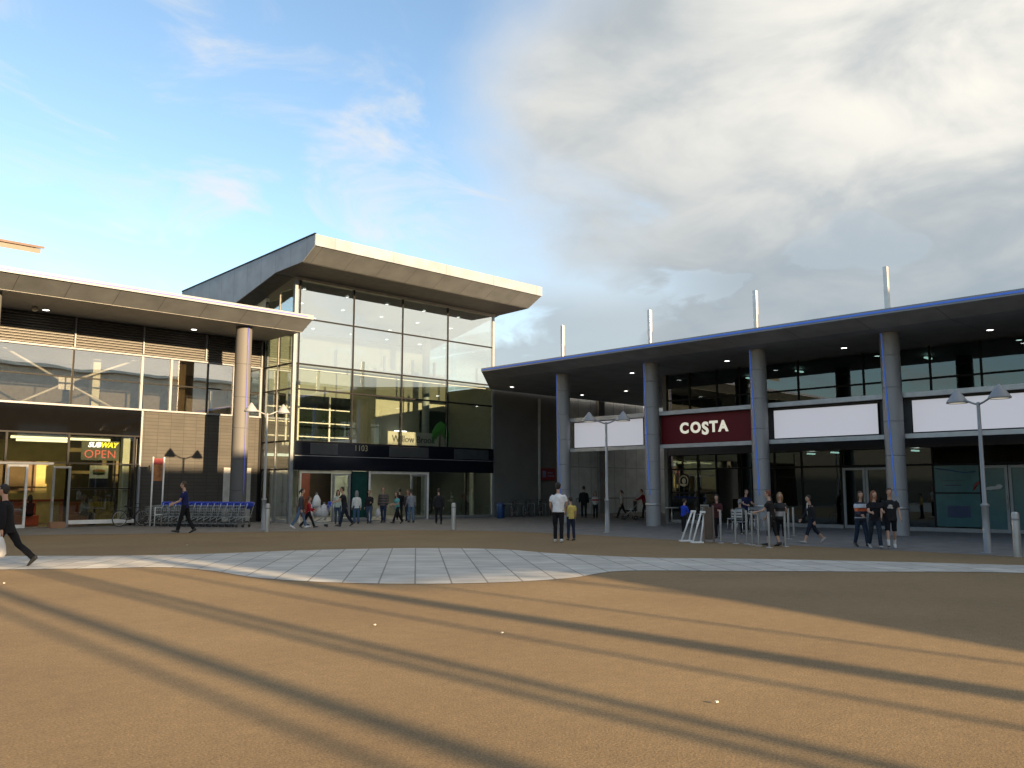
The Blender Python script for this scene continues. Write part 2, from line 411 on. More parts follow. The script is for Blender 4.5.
wc = N(nt, 'ShaderNodeMix', data_type='RGBA'); nt.links.new(bigc, wc.inputs['Factor']); setc(wc.inputs['A'], (.19, .182, .17)); nt.links.new(cr.outputs['Result'], wc.inputs['B'])
skyk = N(nt, 'ShaderNodeMix', data_type='RGBA', blend_type='MULTIPLY'); skyk.inputs['Factor'].default_value = 1; nt.links.new(sky.outputs['Color'], skyk.inputs['A'])
setc(skyk.inputs['B'], (1, 1, 1))
cdiv = N(nt, 'ShaderNodeMix', data_type='RGBA', blend_type='MULTIPLY'); cdiv.inputs['Factor'].default_value = 1; nt.links.new(wc.outputs['Result'], cdiv.inputs['A'])
k = 1/SKY_K; setc(cdiv.inputs['B'], (k, k, k)); cdiv.clamp_result = False
fin = N(nt, 'ShaderNodeMix', data_type='RGBA'); nt.links.new(cover, fin.inputs['Factor']); nt.links.new(skyk.outputs['Result'], fin.inputs['A']); nt.links.new(cdiv.outputs['Result'], fin.inputs['B'])
nt.links.new(fin.outputs['Result'], bg.inputs['Color']); bg.inputs['Strength'].default_value = SKY_K

sun = bpy.data.lights.new('sun', 'SUN'); sun.energy = 3.4; sun.angle = R(.55); sun.color = (1, .71, .40)
so = bpy.data.objects.new('sun', sun); COL.objects.link(so)
d = V((.02*math.cos(R(EL)), math.cos(R(EL)), -math.sin(R(EL))))
so.rotation_euler = d.to_track_quat('-Z', 'Y').to_euler(); so.location = (0, -30, 30)

cam = bpy.data.cameras.new('camera'); co = bpy.data.objects.new('camera', cam); COL.objects.link(co)
cam.sensor_width = 36; cam.lens = F_PX/1024*36; cam.clip_start = .05; cam.clip_end = 3000
co.matrix_world = Matrix.Translation((0, 0, EYE)) @ Matrix((RT, UP, -FW)).transposed().to_4x4()
S.camera = co
S.view_settings.view_transform = 'Standard'; S.view_settings.look = 'None'; S.view_settings.gamma = 1
S.view_settings.exposure = 2.3
S.render.engine = 'CYCLES'
S.cycles.max_bounces = 8; S.cycles.diffuse_bounces = 3; S.cycles.glossy_bounces = 3; S.cycles.transparent_max_bounces = 12
S.cycles.caustics_reflective = False; S.cycles.caustics_refractive = False; S.cycles.sample_clamp_indirect = 4
S.cycles.use_denoising = True

# ------------------------------------------------------------------ helpers for glazed walls
def pane_y(x0, x1, z0, z1, y, m, parent, name='window', t=.02):
    return part(name, MB().box((x0+.012, y, z0+.012), (x1-.012, y+t, z1-.012)), m, parent)
def pane_x(y0, y1, z0, z1, x, m, parent, name='window', t=.02):
    return part(name, MB().box((x, y0+.012, z0+.012), (x+t, y1-.012, z1-.012)), m, parent)
def downlight(p, parent, r=.09, m=DOWNGLOW, up=True):
    b = MB(); b.lathe([(r*1.25, 0), (r*1.25, -.012), (r, -.016), (r, .0)], p, 14)
    o = part('downlight', b, WHITE, parent)
    part('bulb', MB().lathe([(0.0, -.010), (r*.98, -.010)], p, 14), m, o)
    return o
def column(x, y, z1, r, parent, m, led, a0, a1, joints, zled=1.35):
    b = MB(); prof = [(r, 0.0)]
    for j in joints: prof += [(r, j-.05), (r, j-.04), (r, j-.016), (r-.012, j-.012), (r-.012, j+.012), (r, j+.016), (r, j+.04), (r, j+.05)]
    prof += [(r, z1)]
    o = part('column', b.lathe(prof, (x, y, 0), 28), m, parent)
    part('collar', MB().lathe([(r+.004, .9), (r+.03, .91), (r+.03, .97), (r+.004, .98)], (x, y, 0), 28), STEEL, o)
    pts = []
    for i in range(13):
        t = i/12; a = R(a0+(a1-a0)*t); z = z1-.05+(zled-z1+.05)*t
        pts.append((x+(r+.012)*math.cos(a), y+(r+.012)*math.sin(a), z))
    part('light_strip', MB().tube(pts, .021, 8), led, o)
    return o

# ------------------------------------------------------------------ LEFT BUILDING (sandwich shop unit), facade plane y = 39.3
LB = thing('retail_unit', 'low retail unit with sunlit brown tile wall and louvres, left of the glass tower', 'shop building', (14, 39.3, 0))
YL, XE = 39.3, 20.85
part('canopy', MB().xprism([(34.62, 9.42), (34.62, 9.60), (35.2, 9.75), (46, 9.75), (46, 8.95), (35.55, 8.95)], -6, XE), SOFFIT, LB)
can = LB.children[-1]
part('fascia', MB().xprism([(34.60, 9.41), (34.58, 9.41), (34.58, 9.61), (34.60, 9.61)], -6, XE+.01), CREAM, can)
part('light_strip', MB().box((-6, 34.56, 9.495), (XE-.3, 34.585, 9.53)), LED_VIOLET, can)
part('drip_trim', MB().box((-6, 35.54, 8.94), (XE, 35.555, 8.953)), mat('pale_drip_trim', (.22, .22, .21), .5), can)
for u, v in ((46, 310), (194, 329.5)):
    p = gp(u, v, 8.94); downlight((p.x, p.y, 8.945), can, .13)
p = gp(35, 308, 8.9); part('security_camera', MB().ell((p.x, p.y, 8.87), (.13, .13, .11)), mat('cream_plastic', (.5, .46, .36), .4), can)
for cxp in (8.1, 18.3):
    column(cxp, 36.3, 8.95, .36, LB, mat('beige_metal_column', (.115, .114, .114), .6, 0, .03, .6, spec=.2), LED_VIOLET if cxp > 9 else LED_VIOLET, 274, 283, [1.5, 2.9, 4.3, 5.7, 7.2])
# louvre panels between pale posts
posts = [6.2, 9.1, 12.04, 14.95, 17.9, 20.8]
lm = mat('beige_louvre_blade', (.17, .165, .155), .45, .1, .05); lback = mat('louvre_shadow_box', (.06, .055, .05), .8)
for a, b_ in zip(posts[:-1], posts[1:]):
    b = MB(); n = 11; z0, z1 = 7.66, 8.93
    for i in range(n):
        z = z0+(z1-z0)*i/n
        b.xprism([(YL-.06, z+.012), (YL-.06, z+.032), (YL+.06, z+.118), (YL+.06, z+.098)], a+.05, b_-.05)
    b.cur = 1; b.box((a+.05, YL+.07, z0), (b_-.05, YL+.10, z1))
    part('louvre_panel', b, [lm, lback], LB)
for x in posts: part('mullion', MB().box((x-.03, YL-.085, 7.66), (x+.03, YL+.1, 8.93)), CREAM, LB)
part('window_head_rail', MB().box((-6, YL-.09, 7.56), (20.84, YL+.1, 7.63)), CREAM, LB)
# upper glazing
xs = [6.2, 9.1, 12.04, 14.95, 16.28, 18.05, 19.36, 20.80]
for a, b_ in zip(xs[:-1], xs[1:]):
    for z0, z1 in ((5.18, 6.34), (6.38, 7.555)):
        pane_y(a, b_, z0, z1, YL, G_SOLAR, LB)
for x in xs:
    pale = x in (14.95, 16.28, 19.36, 20.80)
    part('mullion', MB().box((x-(.05 if pale else .03), YL-.05, 5.182), (x+(.05 if pale else .03), YL+.08, 7.556)), CREAM if pale else MULL, LB)
part('transom', MB().box((-6, YL-.03, 6.33), (20.84, YL+.06, 6.39)), MULL, LB)
part('sill_rail', MB().box((-6, YL-.10, 5.10), (20.84, YL+.1, 5.178)), CREAM, LB)
# brown tile wall, pale trim, grey doors
part('tile_wall', MB().box((15.10, YL, 0), (20.80, YL+.3, 5.098)), BRICK, LB)
part('wall_trim', MB().box((15.02, YL-.05, .0), (15.098, YL+.1, 5.098)), CREAM, LB)
part('jamb', MB().box((20.802, YL-.02, 0), (20.93, YL+.3, 8.94)), MULL, LB)
for a in (19.02, 19.74):
    dd = part('service_door', MB().bevbox((a, YL-.05, .05), (a+.70, YL-.003, 2.62), .012), mat('pale_grey_door', (.45, .45, .43), .45), LB)
    part('handle', MB().tube([(a+(.62 if a < 19.5 else .08), YL-.07, .95), (a+(.62 if a < 19.5 else .08), YL-.07, 1.2)], .015, 8), STEEL, dd)
# shopfront below the sill
part('shopfront_header', MB().box((-6, YL+.02, 3.9), (15.018, YL+.10, 5.098)), mat('smoky_header_glass', (.004, .004, .004), .05, 0, .1), LB)
part('transom', MB().box((-6, YL-.04, 3.90), (15.0, YL+.012, 3.97)), MULL, LB)
sx = [6.4, 9.70, 12.06, 14.78]
for a, b_ in zip(sx[:-1], sx[1:]): pane_y(a, b_, 2.72, 3.9, YL, G_SHOP, LB)
for x in sx: part('mullion', MB().box((x-.04, YL-.035, .0), (x+.04, YL+.07, 3.895)), MULL, LB)
part('transom', MB().box((-6, YL-.03, 2.66), (15.0, YL+.06, 2.72)), MULL, LB)
pane_y(12.15, 14.72, .30, 1.58, YL, G_SHOP, LB); pane_y(12.15, 14.72, 1.64, 2.655, YL, G_SHOP, LB)
part('transom', MB().box((12.1, YL-.03, 1.58), (14.74, YL+.06, 1.64)), MULL, LB)
part('window_sill', MB().bevbox((12.1, YL-.12, .12), (14.9, YL+.1, .29)), WHITE, LB)
part('cream_pier', MB().box((14.40, YL+.25, 0), (14.70, YL+.55, 3.88)), PLASTER, LB)
def glazed_door(x0, x1, y, z1, m, parent, g=G_SHOP, fr=.09):
    d_ = MB(); d_.box((x0, y-.05, .02), (x0+fr, y+.05, z1)).box((x1-fr, y-.05, .02), (x1, y+.05, z1)).box((x0+fr, y-.048, .02), (x1-fr, y+.048, .16)).box((x0+fr, y-.048, z1-fr), (x1-fr, y+.048, z1))
    o = part('door', d_, m, parent); part('door_glass', MB().box((x0+fr, y-.01, .16), (x1-fr, y+.01, z1-fr)), g, o)
    part('handle', MB().tube([(x0+fr*.5, y-.09, .9), (x0+fr*.5, y-.09, 1.3)], .016, 8), STEEL, o); return o
glazed_door(9.78, 10.56, YL-.02, 2.60, WHITE, LB)
glazed_door(11.46, 12.16, YL-.16, 2.55, GALV, LB)
part('door_header', MB().box((6.4, YL-.10, 2.60), (11.5, YL+.06, 2.70)), CREAM, LB)
pane_y(6.5, 9.66, .15, 2.65, YL, G_SHOP, LB)
# interior of the sandwich shop
YB = 44.5
yel = mat('warm_yellow_wall', (.62, .50, .2), .8); red = mat('red_brown_wall', (.16, .07, .04), .8)
inn = part('interior_wall', MB().box((5, YB, 0), (15.0, YB+.1, 3.88)), yel, LB)
part('interior_panel', MB().box((10.6, YB-.06, 1.5), (12.3, YB-.003, 2.9)), mat('brown_menu_panel', (.2, .12, .06), .6), inn)
part('dado_rail', MB().box((5, YB-.08, 1.02), (14.9, YB-.003, 1.12)), mat('red_dado', (.35, .08, .04), .6), inn)
part('interior_wall', MB().box((15.0, YL+.32, 0), (15.08, YB, 3.88)), DARKROOM, LB)
part('interior_wall', MB().box((12.75, YL+2.3, 0), (14.98, YL+2.38, 3.88)), mat('olive_brown_wall', (.16, .125, .06), .8), LB)
part('interior_wall', MB().box((4.9, YL+.32, 0), (5, YB, 3.88)), DARKROOM, LB)
part('interior_floor', MB().box((5, YL+.1, .006), (15, YB, .03)), FLOOR_IN, LB)
cl = part('interior_ceiling', MB().box((5, YL+.12, 3.88), (15.0, YB, 3.96)), mat('dark_ceiling', (.10, .09, .08), .8), LB)
for x0, x1, yy in ((6, 9.3, 40.6), (10.2, 14.2, 40.6), (6, 10, 42.6), (11, 14.6, 42.9)):
    part('light_fitting', MB().box((x0, yy, 3.74), (x1, yy+.14, 3.84)), glow('yellow_strip_glow', (1, .85, .45), .8), cl)
# upper floor: brace, columns, dark back
part('interior_wall', MB().box((5, 45, 5.1), (20.8, 45.1, 8.9)), mat('grey_brown_room', (.20, .18, .16), .8), LB)
part('interior_floor', MB().box((5, YL+.12, 5.0), (20.8, 45, 5.09)), FLOOR_IN, LB)
part('interior_ceiling', MB().box((5, YL+.12, 7.66), (20.8, 45, 7.75)), CEIL_IN, LB)
br = MB(); nd = gy(66, 383, 40.3)
for u, v in ((0, 345), (140, 359), (5, 408), (115, 409)):
    q = gy(u, v, 40.3); br.tube([nd, q], .05, 8)
br.box((nd.x-.32, 40.24, nd.z-.3), (nd.x+.32, 40.36, nd.z+.25))
part('cross_brace', br, WHITE, LB)
for x in (7.6, 13.45): part('interior_column', MB().box((x-.16, 40.6, 5.09), (x+.16, 40.9, 7.66)), PLASTER, LB)
part('interior_column', MB().box((16.5, 39.7, 5.09), (17.15, 40.2, 7.66)), mat('brown_curtain', (.10, .07, .03), .8), LB)
part('roof_backing', MB().box((-6, 46.0, 0), (20.8, 46.2, 9.74)), DARKWALL, LB)

# shop sign with lit lettering, hung inside the window
sg = thing('window_sign', 'lit SUBWAY and OPEN sign hanging inside the left shop window', 'sign', (13.4, 39.42, 2.8))
part('backing_board', MB().box((12.62, 39.44, 2.84), (14.2, 39.46, 3.68)), mat('smoky_acrylic', (.10, .11, .08), .3), sg)
lettering('SUB', .30, (13.14, 39.43, 3.50), FACE_Y, glow('white_neon', (1, 1, .95), .5), sg, bold=.012, shear=.25)
lettering('WAY', .30, (13.74, 39.43, 3.50), FACE_Y, glow('yellow_neon', (1, .8, .03), .5), sg, bold=.012, shear=.25)
lettering('OPEN', .50, (13.4, 39.43, 3.09), FACE_Y, glow('red_neon', (.75, .14, .10), .22), sg, bold=-.004, space=1.05)
ps = thing('poster', 'square food poster with a burger on the shop window, under the lit sign', 'poster', (13.4, 39.5, 1.7))
part('sheet', MB().box((13.03, 39.50, 1.66), (13.80, 39.52, 2.62)), mat('glowing_olive_poster', (.42, .42, .27), .6, emit=(.42, .40, .24), es=.09), ps)  # slight glow added so the sheet looks lit behind the glass
part('dark_strip', MB().box((13.03, 39.485, 1.66), (13.80, 39.497, 2.06)), mat('dark_strip', (.05, .045, .06), .5), ps)
bb = MB(); bb.ell((13.41, 39.488, 2.38), (.27, .008, .08)); bb.cur = 1; bb.ell((13.41, 39.486, 2.31), (.29, .008, .035)); bb.cur = 2; bb.ell((13.41, 39.488, 2.25), (.27, .008, .05))
part('burger_print', bb, [mat('bun', (.45, .24, .08), .6), mat('lettuce', (.2, .3, .06), .6), mat('patty', (.14, .06, .03), .6)], ps)

# ------------------------------------------------------------------ GLASS ENTRANCE TOWER, front plane y = 36.5
TW = thing('entrance_tower', 'tall glass entrance tower with upswept overhanging roof at the centre', 'building', (27.5, 36.5, 0))
X0, X1, YT = 20.95, 34.15, 36.5
prof = [(33.0, 12.45), (33.0, 12.95), (47, 12.62), (47, 9.7), (40.5, 10.98), (36.45, 11.84), (34.05, 11.9)]
rf = part('roof', MB().xprism(prof, 19.9, 34.55), SOFFIT, TW)
part('soffit_shade', MB().xprism([(34.10, 11.885), (36.40, 11.835), (36.40, 11.828), (34.10, 11.878)], 19.92, 34.53).xprism([(36.6, 11.79), (40.5, 10.965), (40.5, 10.958), (36.6, 11.783)], 19.92, 20.9), mat('shade_toned_soffit', (.10, .10, .10), .7, spec=.08), rf)  # darker sheets put the shade of the flat underside into the colour
part('fascia', MB().box((19.885, 32.97, 12.44), (34.565, 32.997, 12.965)), tiles('ivory_fascia', (.222, .248, .295), (.212, .238, .282), (.12, .12, .12), 3.3, 40, .012, 'XZ', .5, 0, 0, .2), rf)
side = MB()
sp_ = [(33.0, 12.955), (47, 12.625), (47, 9.69), (40.5, 10.97), (36.45, 11.83), (34.05, 11.89), (33.0, 12.44)]
part('side_cladding', side.xprism(sp_[::-1], 19.87, 19.898), ROOF_SIDE, rf)
part('edge_trim', MB().xprism([(32.99, 12.96), (32.99, 13.02), (47, 12.69), (47, 12.63)], 19.84, 19.92), MULL, rf)
part('head_trim', MB().box((X0-.02, YT-.10, 11.70), (X1+.02, YT+.05, 11.82)), mat('ivory_trim', (.30, .27, .22), .45), TW)
vx = [X0, 24.35, 27.45, 30.60, 34.10]
hz = [3.87, 6.38, 7.60, 9.83, 11.69]
for a, b_ in zip(vx[:-1], vx[1:]):
    for z0, z1 in zip(hz[:-1], hz[1:]):
        pane_y(a+.03, b_-.03, z0+.03, z1-.02, YT, G_TOWER_UP if z0 > 7 else G_TOWER, TW)
for x in vx[1:-1]: part('mullion', MB().box((x-.038, YT-.03, 3.87), (x+.038, YT+.12, 11.70)), MULL, TW)
for x in (X0, X1-.16): part('corner_post', MB().box((x, YT-.035, 0), (x+.16, YT+.125, 11.70)), mat('pale_grey_post', (.26, .28, .30), .35, .2), TW)
part('corner_post', MB().box((X0+.26, YT-.03, 3.87), (X0+.33, YT+.12, 11.70)), MULL, TW)
for z in hz[:-1]: part('transom', MB().box((X0+.16, YT-.026, z-.035), (X1-.16, YT+.116, z+.035)), MULL, TW)
part('tie_beam', MB().box((X0+.2, YT+.5, 7.42), (X1-.2, YT+.7, 7.62)), WHITE, TW)
for x in (23.7, 26.7, 28.6, 30.1, 33.3): part('hanger_post', MB().box((x-.05, YT+.5, 7.62), (x+.05, YT+.62, 8.6)), GALV, TW)
# left flank
for y0, y1 in ((36.63, 37.9), (37.9, 39.18)):
    zs = [.15, 2.53, 3.87, 6.38, 7.60, 9.6, 11.3 if y0 < 37 else 11.0]
    for z0, z1 in zip(zs[:-1], zs[1:]): pane_x(y0+.03, y1-.03, z0+.03, z1-.03, X0, G_TOWER, TW)
part('mullion', MB().box((X0-.03, 37.86, 0), (X0+.1, 37.94, 11.2)), MULL_LT, TW)
part('mullion', MB().box((X0-.03, 39.18, 0), (X0+.1, 39.28, 11.0)), MULL, TW)
for z in (2.53, 3.87, 6.38, 7.60, 9.6): part('transom', MB().box((X0-.026, 36.62, z-.035), (X0+.096, 39.18, z+.035)), MULL, TW)
for y0, y1 in ((36.63, 40.0), (40.0, 43.4)):
    for z0, z1 in ((7.6, 9.83), (9.83, 10.9)): pane_x(y0+.03, y1-.03, z0+.03, z1-.03, X1-.06, G_TOWER, TW)
# dark entrance band
fb = part('fascia_band', MB().box((X0+.162, YT-.14, 2.50), (X1-.162, YT-.035, 3.86)), G_FASCIA, TW)
for a, b_ in ((21.95, 23.5), (26.6, 29.2), (31.0, 33.6)): part('grey_panel', MB().box((a, YT-.152, 3.26), (b_, YT-.142, 3.80)), GREYPANEL, fb)
part('band_trim', MB().box((X0+.165, YT-.154, 3.17), (X1-.165, YT-.142, 3.20)), GALV, fb)
lettering('1103', .42, (24.86, YT-.148, 3.62), FACE_Y, mat('pale_khaki_letter', (.40, .37, .24), .5), fb, bold=-.005)
# doors
for x in (24.42, 25.40, 29.36, 32.0): part('mullion', MB().box((x-.035, YT-.03, .0), (x+.035, YT+.09, 2.495)), MULL, TW)
pane_y(24.46, 25.36, .16, 2.48, YT, mat('deep_teal_glass', (.012, .055, .048), .08, 0, .15), TW)
pane_y(29.4, 31.96, .16, 2.48, YT, G_TOWER, TW); pane_y(32.04, 33.95, .16, 2.48, YT, G_TOWER, TW)
pane_y(21.14, 21.5, .16, 2.48, YT, G_TOWER, TW)
part('window_sill', MB().bevbox((29.38, YT-.05, .02), (33.98, YT+.1, .15)), GALV, TW)
part('window_sill', MB().bevbox((24.45, YT-.05, .02), (25.37, YT+.1, .15)), GALV, TW)
part('door_frame', MB().box((21.5, YT-.04, 2.36), (24.38, YT+.1, 2.49)).box((21.5, YT-.04, .0), (21.58, YT+.1, 2.36)), mat('lit_header', (.7, .68, .55), .5), TW)
part('door_frame', MB().box((25.44, YT-.05, 2.38), (29.32, YT+.1, 2.485)).box((25.44, YT-.05, .0), (25.54, YT+.1, 2.38)).box((29.22, YT-.05, .0), (29.32, YT+.1, 2.38)), WHITE, TW)
glazed_door(28.15, 29.2, YT+.02, 2.36, GALV, TW, G_TOWER); glazed_door(23.35, 24.36, YT+.02, 2.34, GALV, TW, G_TOWER)
# interior
YI = 43.0
part('interior_wall', MB().box((X0, YI, 6.9), (X1, YI+.2, 10.6)), PLASTER, TW)
sc_ = part('inner_screen', MB().box((X0, YI+.1, 3.9), (28.7, YI+.2, 6.9)), mat('dark_green_glass', (.012, .018, .015), .15), TW)
g = MB()
for x in (22.6, 24.4, 27.2): g.box((x-.05, YI+.02, 3.9), (x+.05, YI+.098, 6.9))
for z in (4.55, 5.35, 6.15): g.box((X0, YI+.03, z-.03), (28.7, YI+.096, z+.03))
part('screen_frame', g, WHITE, sc_)
part('interior_wall', MB().box((28.7, 40.6, 2.6), (34.1, 40.8, 8.4)), PLASTER_SHADED, TW)
part('interior_wall', MB().box((28.7, 40.82, 2.6), (28.9, YI, 8.4)), PLASTER_SHADED, TW)
part('parapet', MB().box((28.66, 40.55, 8.4), (34.1, 40.86, 8.55)), WHITE, TW)
part('dark_opening', MB().box((31.9, 40.56, 3.9), (33.9, 40.598, 6.3)), mat('dark_teal_opening', (.02, .04, .04), .15), TW)
part('interior_column', MB().tube([(31.55, 39.6, 0), (31.55, 39.6, 10.9)], .22, 16), mat('blue_grey_column', (.25, .30, .31), .5), TW)
part('interior_column', MB().tube([(23.0, 39.6, 0), (23.0, 39.6, 10.9)], .18, 16), PLASTER, TW)
for z in (4.9, 5.9): part('ceiling_light', MB().box((29.6, 39.9, z-.03), (30.4, 40.0, z+.03)), DOWNGLOW, TW) if z < 5 else None
part('flank_wall', MB().box((34.16, 36.7, 3.9), (34.3, 43.4, 7.58)), PLASTER_SHADED, TW)
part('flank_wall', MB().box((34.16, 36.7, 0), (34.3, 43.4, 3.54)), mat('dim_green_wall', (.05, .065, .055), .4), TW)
part('flank_rib', MB().box((34.05, 38.2, 0), (34.155, 38.5, 3.5)), PLASTER, TW)
part('mezzanine_floor', MB().box((X0+.05, 37.6, 3.55), (X1-.05, YI, 3.86)), CEIL_IN, TW)
part('interior_floor', MB().box((X0, YT+.1, .006), (X1, 47, .03)), FLOOR_IN, TW)
part('interior_wall', MB().box((27.9, 43.6, 0), (34.1, 43.8, 3.5)), PLASTER, TW)
part('interior_wall', MB().box((X0, 45.5, 0), (34.1, 45.7, 3.5)), mat('dark_brown_shop', (.05, .035, .02), .7), TW)
part('interior_wall', MB().box((X0+.02, 39.35, 0), (X0+.2, 47, 12.0)), PLASTER, TW)
part('interior_wall', MB().box((X1+.0, 43.4, 0), (X1+.15, 47, 9.8)), DARKWALL, TW)
part('interior_wall', MB().box((25.6, 44.0, .03), (26.6, 44.1, 2.5)), mat('maroon_door', (.16, .04, .02), .5), TW)
for x, y in ((24, 40.0), (30.5, 40.0), (27, 41.5)):
    part('ceiling_light', MB().box((x-.6, y-.1, 3.48), (x+.6, y+.1, 3.545)), glow('hall_light', (1, .95, .75), 13.0), TW)
for i in range(5):
    for j, y in enumerate((37.6, 39.2, 40.8, 42.2)):
        x = 22.1+i*2.55+(j % 2)*.8
        z = (11.84-(y-36.45)*(.86/4.05)) if y < 40.5 else 10.98-(y-40.5)*.197
        downlight((x, y, z-.02), rf, .10)

# centre name banner with willow emblem
bn = thing('name_banner', 'pale Willow Brook banner with a green willow tree behind the tower glass', 'banner', (28.9, 36.7, 3.9))
part('cloth', MB().box((26.75, 36.70, 3.9), (30.9, 36.72, 4.62)), mat('pale_banner', (.5, .5, .44), .7), bn)
lettering('Willow Brook', .50, (28.45, 36.69, 4.22), FACE_Y, mat('dark_grey_ink', (.05, .05, .06), .6), bn, bold=.004)
tr = MB(); tr.tube([(30.22, 36.68, 3.92), (30.25, 36.68, 4.5), (30.30, 36.68, 5.0)], [.06, .04, .03], 8)
part('trunk_emblem', tr, mat('brown_ink', (.16, .08, .03), .6), bn)
lv = MB()
for i in range(15):
    t = -1+2*i/14; top_ = V((30.3+t*.28, 36.665, 5.28-abs(t)*.18)); dn = V((30.3+t*.56, 36.665, 4.15+.5*(1-abs(t))+random.uniform(-.1, .1)))
    lv.tube([V((30.3, 36.665, 5.0)), top_, (top_+dn)/2+V((t*.14, 0, .12)), dn], [.03, .06, .055, .02], 6)
part('leaf_emblem', lv, mat('willow_green', (.10, .42, .08), .6), bn)

# ------------------------------------------------------------------ RIGHT BUILDING, shopfront plane x = 34.6, columns x = 30.8
RB = thing('shop_parade', 'long shaded shop parade with blue edged canopy and round columns on the right', 'shop building', (34.6, 15, 0))
XG = 34.6
out_ = [(28.3, -6), (28.3, 31.15), (33.6, 36.25), (48.5, 36.25), (48.5, -6)]
inn_ = [(29.6, -6), (29.6, 30.55), (34.2, 35.0), (48.4, 35.0), (48.4, -6)]
mb = MB(); n = 5
vo = [(p[0], p[1], 7.34) for p in out_]; vi = [(p[0], p[1], 7.13) for p in inn_]; vt = [(p[0], p[1], 7.50) for p in out_]
mb.add(vo+vi+vt, [(0, 1, n+1, n), (1, 2, n+2, n+1), (2, 3, n+3, n+2), (3, 4, n+4, n+3), (4, 0, n, n+4), (n, n+1, n+2, n+3, n+4)]+[(2*n+4, 2*n+3, 2*n+2, 2*n+1, 2*n)]+[(i, 2*n+i, 2*n+(i+1) % n, (i+1) % n) for i in range(n)])
cn = part('canopy', mb, SOFFIT_DK, RB)
part('edge_trim', MB().box((28.27, -6, 7.335), (28.298, 31.15, 7.512)), GALV, cn)
part('light_strip', MB().box((28.245, -6, 7.395), (28.268, 31.1, 7.455)), LED_BLUE, cn)
for u, v in ((512, 387), (582, 395), (626, 391), (632, 373), (670, 378.5), (727, 361), (844, 348), (877, 356), (990, 330), (1019, 340)):
    p = gp(u, v, 7.12); downlight((p.x, p.y, 7.128), cn, .11)
cyl = [28.0, 22.75, 17.5, 12.27, 7.04, 1.8]
COLM = mat('grey_metal_column', (.29, .29, .298), .5, .1, .03, .6)
for y in cyl: column(30.8, y, 7.14, .33, RB, COLM, LED_BLUE, 152, 192, [1.55, 2.75, 3.95, 5.15, 6.3])
for y in cyl[:5]: part('roof_post', MB().bevbox((30.72, y-.08, 7.49), (30.88, y+.08, 9.56), .01), STEEL, RB)
for a, b_ in zip(cyl[:-1], cyl[1:]):
    for z0, z1 in ((4.80, 4.97), (3.36, 3.52)):
        part('beam', MB().box((30.9, b_+.325, z0), (31.08, a-.325, z1)), mat('silver_beam', (.42, .43, .44), .4, .4), RB)
    part('sign_backing', MB().box((31.30, b_+.02, 3.40), (31.38, a-.02, 4.90)), mat('slate_backing', (.055, .06, .068), .5), RB) if a < 25 else None
# upper glazing
ug = [24.6, 23.3, 21.8, 20.6, 17.75, 14.9, 12.29, 10.48, 7.6, 4.8, 2.0, -1, -4]
for b_, a in zip(ug[:-1], ug[1:]):
    pane_x(a, b_, 3.9, 5.82, XG, G_RIGHT, RB); pane_x(a, b_, 5.88, 7.08, XG, G_RIGHT, RB)
for y in ug: part('mullion', MB().box((XG-.04, y-.035, 3.86), (XG+.08, y+.035, 7.12)), MULL, RB)
for z in (5.85, 3.88): part('transom', MB().box((XG-.034, -4, z-.035), (XG+.076, 24.6, z+.035)), MULL, RB)
part('floor_band', MB().box((XG-.02, -4, 3.2), (XG+.1, 24.6, 3.84)), mat('dark_floor_band', (.04, .042, .045), .4), RB)
# ground floor glazing
gl = [24.5, 22.95, 21.95]; gdoor = (21.90, 20.70); gl2 = [20.65, 19.0, 17.75, 16.0]
def gpane(a, b_, m=G_RIGHT, zm=None):
    pane_x(b_, a, 2.56, 3.18, XG, m, RB)
    if zm:
        pane_x(b_, a, .16, zm-.03, XG, m, RB); pane_x(b_, a, zm+.03, 2.5, XG, m, RB)
        part('transom', MB().box((XG-.03, b_+.03, zm-.025), (XG+.07, a-.03, zm+.025)), MULL, RB)
    else: pane_x(b_, a, .16, 2.5, XG, m, RB)
for a, b_ in zip(gl[:-1], gl[1:]): gpane(a, b_, G_RIGHT, 1.42)
pane_x(20.7, 21.9, 2.56, 3.18, XG, G_RIGHT, RB)
for a, b_ in zip(gl2[:-1], gl2[1:]): gpane(a, b_, G_RIGHT)
pane_x(14.1, 15.9, 2.56, 3.18, XG, G_RIGHT, RB)
gpane(14.0, 12.42)
for y in gl+[20.68]+gl2+[14.03, 12.40, 10.75, 8.9, 6.0, 3.2]: part('mullion', MB().box((XG-.04, y-.035, 0), (XG+.08, y+.035, 3.19)), MULL, RB)
part('transom', MB().box((XG-.034, -4, 2.5), (XG+.076, 24.6, 2.56)), MULL, RB)
part('window_sill', MB().box((XG-.06, 16.0, .0), (XG+.1, 20.66, .15)), GALV, RB); part('window_sill', MB().box((XG-.06, 10.76, .0), (XG+.1, 14.0, .15)), GALV, RB)
part('window_sill', MB().box((XG-.06, 21.97, .0), (XG+.1, 24.5, .15)), GALV, RB); part('window_sill', MB().box((XG-.06, -4, .0), (XG+.1, 8.9, .15)), GALV, RB)
def door_x(y0, y1, m, glassm, fr=.1):
    z1 = 2.46
    b = MB().box((XG-.06, y0, .02), (XG+.05, y0+fr, z1)).box((XG-.06, y1-fr, .02), (XG+.05, y1, z1)).box((XG-.058, y0+fr, .02), (XG+.048, y1-fr, .15)).box((XG-.058, y0+fr, z1-fr), (XG+.048, y1-fr, z1))
    o = part('door', b, m, RB); part('door_glass', MB().box((XG-.01, y0+fr, .15), (XG+.01, y1-fr, z1-fr)), glassm, o)
    part('handle', MB().tube([(XG-.1, y0+fr*.5, .9), (XG-.1, y0+fr*.5, 1.35)], .016, 8), STEEL, o)
